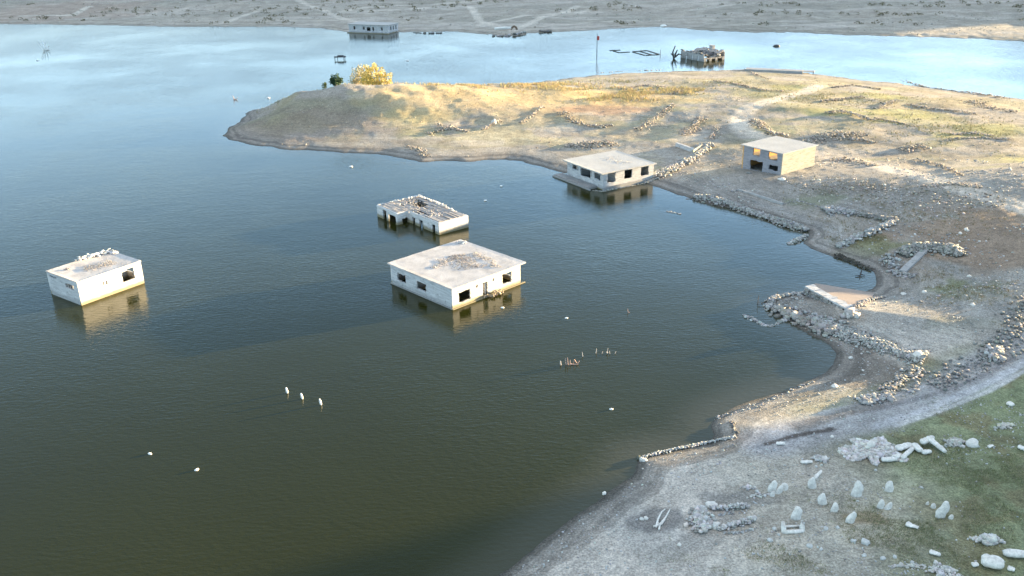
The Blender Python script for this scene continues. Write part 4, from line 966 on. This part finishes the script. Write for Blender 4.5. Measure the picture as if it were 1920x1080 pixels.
branches(1430, 572, [[(-.6,.4,-.2),(-.5,.4,1.3)],[(-.2,.4,-.1),(.7,.5,.5)],[(.7,.5,-.1),(.75,.5,1.0)],[(-.6,-.6,-.2),(-.5,.2,.4),(.5,0,.2)],[(1.9,.6,-.1),(2.0,.6,1.6)],[(1.2,0,.1),(1.9,.2,.3)]], 'thin bare snags sticking up beside the headland tip', M_bark, rad=.05)
branches(1614, 514, [[(0,0,.3),(-.5,-1,.1),(-.9,-2,0)],[(-.4,-.8,.1),(-1.1,-.9,.1)],[(0,0,.3),(.4,.6,.7)],[(-.3,-.4,.2),(.3,-.8,.1)]], 'dark twig reaching into the inner bay from its bank', M_dark, rad=.09)
branches(85, 94, [[(0,0,-.5),(-2.2,0,3.4)],[(0,0,-.5),(-.8,0,3.6)],[(.3,0,-.5),(.6,0,3.3)],[(.6,0,0),(1.8,0,1.6)],[(-.5,0,.1),(2.0,0,.2)]], 'whitish bare branches fanning from the water at far left', M_float, rad=.22)
branches(441, 187, [[(0,0,-.3),(-.6,0,1.2)],[(0,0,0),(.8,0,.6)],[(-.5,0,.1),(.6,0,.1)]], 'small pinkish twig in the water left of the peninsula', M_pink, rad=.1)
b = MB(); g = G(638, 112)
for dx in (-1.9, 1.7): b.tube([(dx, 0, -1), (dx, 0, 1.4)], .12, 6)
for dx in (-1.2, 1.0): b.tube([(dx, 1.5, -1), (dx, 1.5, 1.3)], .10, 6)
b.box(-2.1, -.2, .8, 1.9, 1.7, 1.0, .05); b.box(-.9, .2, 1.0, 1.2, 1.3, 1.45, .08)
o = b.build('wooden_platform', M_iron); o.location = tuple(g); tag(o, 'small grey raised platform on posts in open water beyond the trees', 'platform')
def floatobj(px, py, L_, label, tall=False, yaw=0, group='white floats dotted over the lake', mt=M_float):
    g = P(px, py); bv, bf = ico(1)
    v = bv*(np.array([.13, .13, L_/2]) if tall else np.array([L_/2, .13*L_/.45, .12*L_/.45]))
    if tall: v[:, 2] += L_*.32
    else: v[:, 0] *= 1+.15*np.sin(v[:, 1]*9)
    o = np_mesh('float', v, bf, mt, smooth=True); o.location = (g[0], g[1], .04); o.rotation_euler = (0, R(-8 if tall else 0), R(yaw)); return tag(o, label, 'float', group)
floatobj(539, 737, .85, 'upright white marker, left of the row of three in dark water', True)
floatobj(567, 748, .85, 'upright white marker, middle of the row of three in dark water', True)
floatobj(602, 759, .9, 'upright white marker, right of the row of three in dark water', True)
floatobj(281, 851.5, .48, 'oval white float, upper left of two in the dark lower left water', yaw=-30)
floatobj(369, 881.5, .48, 'oval white float, lower right of two in the dark lower left water', yaw=50)
for (x_, y_, s_, l_) in [(1062,597,.45,'small white float in the middle of the bay'),(1146,768,.45,'small white float off the mud headland'),(942,577.5,.5,'white float beside the right corner of the large square house'),(910,376.5,.6,'small white float off the shoreline house, right of the slatted ruin'),(658,313,.8,'white float in the dark water below the peninsula'),(940,349.5,.6,'white float midway between slatted ruin and peninsula'),(503,184,1.0,'white float at the back water edge of the peninsula tip'),(764,114,1.2,'white float in the channel beyond the golden tree'),(1244,49.5,3.2,'big round white float at the far shore'),(70,113.5,1.2,'small white float below the whitish bare branches')]:
    floatobj(x_, y_, s_, l_)
floatobj(1456, 87, 2.6, 'dark round buoy alone in the far right channel', group=None, mt=M_iron)
# pole with a red cloth
g = P(1119, 134.5); g = P(1119, 103)
b = MB(); r = empty('marker_pole', (g[0], g[1], 0), 0, 'thin tall pole with a red cloth standing in the far channel', 'pole')
b.tube([(0, 0, -1), (0, 0, 7.5)], [.16, .10], 6); b.build('pole', M_iron, r)
b = MB(); b.box(-.1, -.06, 5.2, .75, .06, 6.6, .05); b.build('cloth', M_red, r)
# submerged foundations that just break the surface
def outline(pts, label, wd=.5):
    b = MB()
    for a, c in pts:
        pa, pb = np.append(P(*a), 0), np.append(P(*c), 0); d = pb-pa; L_ = np.linalg.norm(d); d /= L_; nn = np.array([-d[1], d[0], 0])*wd/2
        b.quadbox([pa-nn+[0,0,-.5], pb-nn+[0,0,-.5], pb+nn+[0,0,-.5], pa+nn+[0,0,-.5], pa-nn+[0,0,.16], pb-nn+[0,0,.16+.003], pb+nn+[0,0,.16], pa+nn+[0,0,.16]])
    return tag(b.build('sunken_foundation', M_dark), label, 'foundation')
outline([((1186,97),(1212,95)),((1213,95),(1236,102)),((1234,102.6),(1211,104)),((1209,104),(1186,97.6)),((1200,96.5),(1222,103))], 'dark ladder shaped wall tops just above water in the far channel', .4)
outline([((1143,95),(1163,94)),((1160,99),(1181,97.5)),((1150,96),(1160,98.6))], 'broken dark wall tops left of the ladder shaped ones', .35)
branches(1264, 110, [[(0,0,-.5),(-.6,0,2.2),(.2,0,4.4)],[(0,0,.4),(1.6,0,1.6),(2.6,0,1.2)],[(-.3,0,1),(-1.2,0,1.8)],[(.1,0,1),(1.0,0,3)]], 'dark broken tree stub left of the collapsed building', M_dark, rad=.35)
branches(1238, 103, [[(0,0,-.5),(0,0,1.8)]], 'short post at the right of the ladder shaped wall tops', M_iron, 'post', 'post', .14)
# low concrete platform on the back shore
g0, g1 = G(1400, 134), G(1508, 139)
b = MB(); dv = g1-g0; L_ = float(np.linalg.norm(dv[:2])); b.box(0, 0, -.5, L_, 3.2, .3, .08); r = empty('concrete_platform', (g0[0], g0[1]+2, g0[2]+.1), math.atan2(dv[1], dv[0]), 'low flat concrete platform at the back shore with an open right end', 'platform'); b.build('deck', M_silt, r)
b = MB(); b.box(L_+.05, .2, .1, L_+3.5, 3, .3, .05); b.build('canopy', M_silt, r)
b = MB(); b.tube([(L_+3.2, .5, -1.5), (L_+3.2, .5, .35)], .15, 6); b.build('post', M_iron, r)
# boats and blocks on the far shore
def boat(px, py, L_, label, yaw, mt):
    g = G(px, py); b = MB(); n_ = 9
    r = empty('boat', (g[0], g[1], g[2]), R(yaw), label, 'boat')
    for i in range(n_):
        t = i/(n_-1); w_ = L_*.19*math.sin(math.pi*min(t*.9+.22, 1))**.7 if t < 1 else .02
        w_ = max(w_, .03); z_ = .85+.35*t*t
        b.v += [(t*L_, -w_, z_), (t*L_, -w_*.6, .05), (t*L_, w_*.6, .05), (t*L_, w_, z_), (t*L_, w_*.8, z_-.02), (t*L_, -w_*.8, z_-.02), (t*L_, w_*.5, .3), (t*L_, -w_*.5, .3)]
    for i in range(n_-1):
        a = i*8; c = a+8
        for u, v in ((0,1),(1,2),(2,3),(3,4),(4,6),(6,7),(7,5),(5,0)): b.f.append((a+u, c+u, c+v, a+v))
    b.f.append((0,1,2,3)); b.build('hull', mt, r)
    b = MB(); b.box(L_*.3, -L_*.13, .62, L_*.38, L_*.13, .72); b.box(L_*.6, -L_*.12, .62, L_*.68, L_*.12, .72); b.build('bench', M_wood, r)
    return r
boat(928, 56, 7.5, 'white boat drawn up on the far shore', 12, M_float)
b = MB(); g = G(964, 56); b.tube([(-1.6, 0, 0), (-1.2, 0, 1.6), (0, 0, 2.6), (1.2, 0, 1.6), (1.7, 0, 0)], [.6, .7, .8, .7, .6], 8); o = b.build('brush_shelter', M_bark); o.scale = (.75, .75, .6); o.location = tuple(g); tag(o, 'dark hump shaped shelter beside the white boat', 'shelter')
rubble('rubble_line', 'pale broken slabs at the far water edge below the white boat', 'rubble', [(922,67.5),(945,68.5),(965,66),(985,62)], 1.6, .9, 90, (.3, .9), (.44, .43, .42))
rubble('rubble_line', 'dark stones at the far water edge right of the white boat', 'rubble', [(1010,60),(1034,60)], 1.4, .7, 50, (.3, .7), (.24, .23, .22))
rubble('rubble_line', 'dark stones along the far water edge right of the long pale house', 'rubble', [(772,61),(800,63),(830,62)], 1.4, .6, 60, (.3, .7), (.26, .25, .24))

# ------------------------------------------------------------------ trees and shrubs
def leaves(centres, radii, n, size, cols, seed=0):
    """leaf clumps: small bent quads spread in lobes"""
    centres = np.array(centres, float); radii = np.array(radii, float)
    vol = radii.prod(1)**.7; k = rng.choice(len(centres), n, p=vol/vol.sum())
    d = rng.normal(0, 1, (n, 3)); d /= np.linalg.norm(d, axis=1)[:, None]; rr = rng.uniform(.35, 1.0, n)**.5*(1+.18*np.sin(d[:, 0]*7+k)+.15*np.sin(d[:, 2]*9+k*2))
    c = centres[k]+d*radii[k]*rr[:, None]
    a = rng.normal(0, 1, (n, 3)); a /= np.linalg.norm(a, axis=1)[:, None]; b = np.cross(a, rng.normal(0, 1, (n, 3))); b /= np.linalg.norm(b, axis=1)[:, None]
    s = rng.uniform(size*.6, size*1.3, n)[:, None]
    V = np.stack([c-a*s, c+b*s*.55, c+a*s, c-b*s*.55], 1).reshape(-1, 3); Fc = np.arange(4*n).reshape(-1, 4)
    ci = np.array(cols)[rng.integers(0, len(cols), n)]*rng.uniform(.7, 1.25, (n, 1)); return V, Fc, np.repeat(ci, 4, 0)
def tree(px, py, lobes, n, size, cols, label, name, cat, trunks=3, th=2.2):
    if 'golden' in label: lobes = [tuple(q*1.2 for q in l) for l in lobes]; n = int(n*1.25)
    g = G(px, py); r = empty(name, tuple(g-np.array([0, 0, .1])), 0, label, cat)
    b = MB()
    for i in range(trunks):
        L = lobes[i % len(lobes)]; c = np.array(L[:3]); s = np.array([c[0]*.25+rng.uniform(-.2, .2), c[1]*.25, 0])
        mid_ = (s+c)/2+np.array([0, 0, -.2]); b.tube([s, mid_, c, c+np.array([rng.uniform(-.5, .5), 0, L[5]*.6])], [th, th*.75, th*.45, th*.15], 6)
        for q in range(3):
            e = c+np.array([rng.uniform(-1, 1)*L[3]*.8, rng.uniform(-1, 1)*L[4]*.8, rng.uniform(-.2, .8)*L[5]]); b.tube([mid_, (mid_+e)/2+[0, 0, .1], e], [th*.5, th*.3, th*.1], 5)
    b.build('trunk', M_bark, r)
    V, Fc, Cc = leaves([l[:3] for l in lobes], [l[3:] for l in lobes], n, size, cols); np_mesh('crown', V, Fc, M_leaf, Cc, r)
    return r
tree(704, 181, [(-1.6,0,3.4,1.7,1.7,2.8),(0,0,4.4,2.1,2.0,3.7),(2.2,.3,3.6,1.9,1.7,2.9),(0,-1.0,1.9,2.2,1.6,1.9),(3.0,-.4,2.2,1.5,1.3,1.8)], 5200, .21, [(.64,.50,.12),(.70,.58,.18),(.50,.40,.09),(.70,.58,.22)], 'tall bushy golden yellow tree on the crest of the peninsula', 'willow_tree', 'tree', 5, .14)
tree(677, 175, [(-.3,0,3.4,2.1,1.7,3.0),(1.1,.4,4.0,1.8,1.6,3.0),(-1.3,.2,2.1,1.5,1.4,1.9),(-.4,-.6,1.4,2.0,1.4,1.3)], 3000, .19, [(.60,.46,.24),(.66,.52,.26),(.48,.38,.18),(.60,.52,.14)], 'pale straw coloured thin tree joined to the left of the golden tree', 'willow_tree', 'tree', 4, .11)
tree(631, 163, [(0,0,1.9,1.5,1.4,1.3),(-.7,0,1.5,.9,.9,.9),(.8,.2,1.6,.9,.9,.9),(0,0,.9,1.0,1.0,.8)], 2600, .17, [(.05,.10,.05),(.07,.13,.06),(.035,.08,.045)], 'small round dark green tree left of the golden tree', 'round_tree', 'tree', 3, .11)
tree(609, 166, [(0,0,.9,.8,.7,.9),(.3,0,1.4,.4,.4,.6)], 500, .15, [(.12,.17,.06),(.20,.22,.08)], 'small green shrub leftmost on the crest', 'shrub', 'shrub', 2, .05)

def tufts(name, label, X, Y, hts, cols, blades=5, wd=.07, spread=.25):
    n = len(X); g = hza(X, Y)
    V = np.zeros((n, blades, 3, 3)); a = rng.uniform(0, 2*np.pi, (n, blades)); r_ = rng.uniform(0, spread, (n, blades))*hts[:, None]*1.5
    bx = X[:, None]+np.cos(a)*r_; by = Y[:, None]+np.sin(a)*r_; a2 = rng.uniform(0, 2*np.pi, (n, blades)); ww = wd*hts[:, None]
    V[..., 0, 0] = bx-np.cos(a2)*ww; V[..., 0, 1] = by-np.sin(a2)*ww; V[..., 1, 0] = bx+np.cos(a2)*ww; V[..., 1, 1] = by+np.sin(a2)*ww
    V[..., 0, 2] = V[..., 1, 2] = (g-.03)[:, None]
    ln = rng.uniform(.0, .5, (n, blades))*hts[:, None]; V[..., 2, 0] = bx+np.cos(a)*ln; V[..., 2, 1] = by+np.sin(a)*ln; V[..., 2, 2] = g[:, None]+hts[:, None]*rng.uniform(.6, 1.1, (n, blades))
    c = np.array(cols)[rng.integers(0, len(cols), n)]*rng.uniform(.75, 1.2, (n, 1)); c = np.repeat(c, blades*3, 0)
    return tag(np_mesh(name, V.reshape(-1, 3), np.arange(n*blades*3).reshape(-1, 3), M_grass, c), label, None, None, 'stuff')
def scatter(regs):
    X, Y = [], []
    for (px, py, rx, ry, n) in regs:
        c = P(px, py-8 if py < 260 else py); ax = np.linalg.norm(P(px+rx, py)-P(px-rx, py))/2; ay = np.linalg.norm(P(px, py+ry)-P(px, py-ry))/2
        x = c[0]+rng.normal(0, .5, n)*ax; y = c[1]+rng.normal(0, .5, n)*ay
        kk = fbm(x/4, y/4, 120, 3) > .45; X.append(x[kk]); Y.append(y[kk])
    X = np.concatenate(X); Y = np.concatenate(Y); d = sdist(X, Y, A); kk = d > 2.5; return X[kk], Y[kk]
X, Y = scatter([(1010,190,130,14,2600),(930,182,90,12,1800),(1200,195,110,14,2000),(790,190,80,18,1500),(1140,210,90,8,900),(1290,190,50,10,500),(700,200,70,16,700),(860,205,80,10,600)])
tufts('dry_grass', 'golden dry grass covering the top of the peninsula', X, Y, rng.uniform(.25, .85, len(X)), [(.58,.48,.26),(.64,.54,.30),(.50,.40,.20),(.52,.48,.22),(.48,.34,.22)])
X, Y = scatter([(560,212,130,12,2200),(880,190,40,5,500),(1560,210,200,20,1600),(1750,260,200,30,2000),(1350,180,150,15,900),(1150,170,120,8,500),(640,178,70,8,500),(720,182,60,6,350)])
tufts('weeds', 'grey green weeds on the peninsula slopes', X, Y, rng.uniform(.2, .55, len(X)), [(.26,.27,.12),(.33,.31,.15),(.22,.22,.12),(.40,.33,.18)])
X, Y = scatter([(1850,900,170,130,9000),(1700,1000,170,80,5000),(1500,1060,240,40,2000)])
kk = (fbm(X/2.5, Y/2.5, 130, 3) > .42)
X, Y = X[kk], Y[kk]
tufts('grass', 'short green grass growing over the near right ground', X, Y, rng.uniform(.08, .2, len(X)), [(.22,.26,.12),(.27,.29,.15),(.33,.31,.20),(.38,.35,.25),(.22,.25,.13)], 5, .12, .9)
X, Y = scatter([(1700,430,200,50,1800),(1620,460,60,12,500),(1800,560,120,50,900),(1560,380,120,25,500)])
tufts('weeds', 'low weeds on the grey flats right of the bay', X, Y, rng.uniform(.12, .35, len(X)), [(.20,.20,.11),(.26,.23,.14),(.30,.22,.12)], 5, .12, .8)
# far shore scrub
n_ = 900; px = rng.uniform(0, 1920, n_); py = rng.choice([rng.uniform(2, 46)], n_)*0+rng.uniform(0, 48, n_)
kk = vnoise(px/130, py/9, 140) > .55; px, py = px[kk], py[kk]
gp = np.array([G(a, b_) for a, b_ in zip(px[:420], py[:420])]); gp = gp[height(gp[:, 0], gp[:, 1], True)[2] > 6]
Cc_ = gp+np.array([0, 0, .4]); V, Fc, Cc = leaves(np.repeat(Cc_, 1, 0), np.tile(np.array([[1.3, 1.0, .7]]), (len(Cc_), 1)), 6000, .35, [(.17,.16,.09),(.13,.13,.08),(.22,.19,.12)])
tag(np_mesh('scrub', V, Fc, M_leaf, Cc), 'low dark scrub dotted over the far shore', None, None, 'stuff')
# loose stones everywhere
def scatter_stones(name, label, n, box, size, base, thr=.5, nsc=6):
    x0, x1, y0, y1 = box; X = rng.uniform(x0, x1, n); Y = rng.uniform(y0, y1, n)
    z, a_, b_ = height(X, Y, True); k = (np.maximum(a_, b_) > .6) & (fbm(X/nsc, Y/nsc, 150, 4)+rng.normal(0, .06, n) > thr) & (np.abs(X) < .62*Y+12)
    X, Y, z = X[k], Y[k], z[k]; S = rng.uniform(0, 1, len(X))**3*(size[1]-size[0])+size[0]
    V, Fc, Cc = rocks(np.stack([X, Y, z+S*.15], 1), S, base, .25); return tag(np_mesh(name, V, Fc, M_stone, Cc), label, None, None, 'stuff')
scatter_stones('loose_stones', 'loose pale gravel stones scattered over the near shore', 26000, (-5, 75, 50, 112), (.03, .12), (.42, .42, .41), .47)
scatter_stones('loose_stones', 'loose stones scattered over the flats right of the bay', 14000, (10, 110, 105, 175), (.05, .25), (.42, .40, .38), .5)
scatter_stones('loose_stones', 'loose stones scattered over the peninsula', 22000, (-75, 150, 170, 300), (.04, .2), (.40, .36, .30), .55, 9)
scatter_stones('loose_stones', 'loose stones scattered over the far shore', 6000, (-260, 260, 370, 560), (.15, .5), (.38, .36, .31), .54, 16)
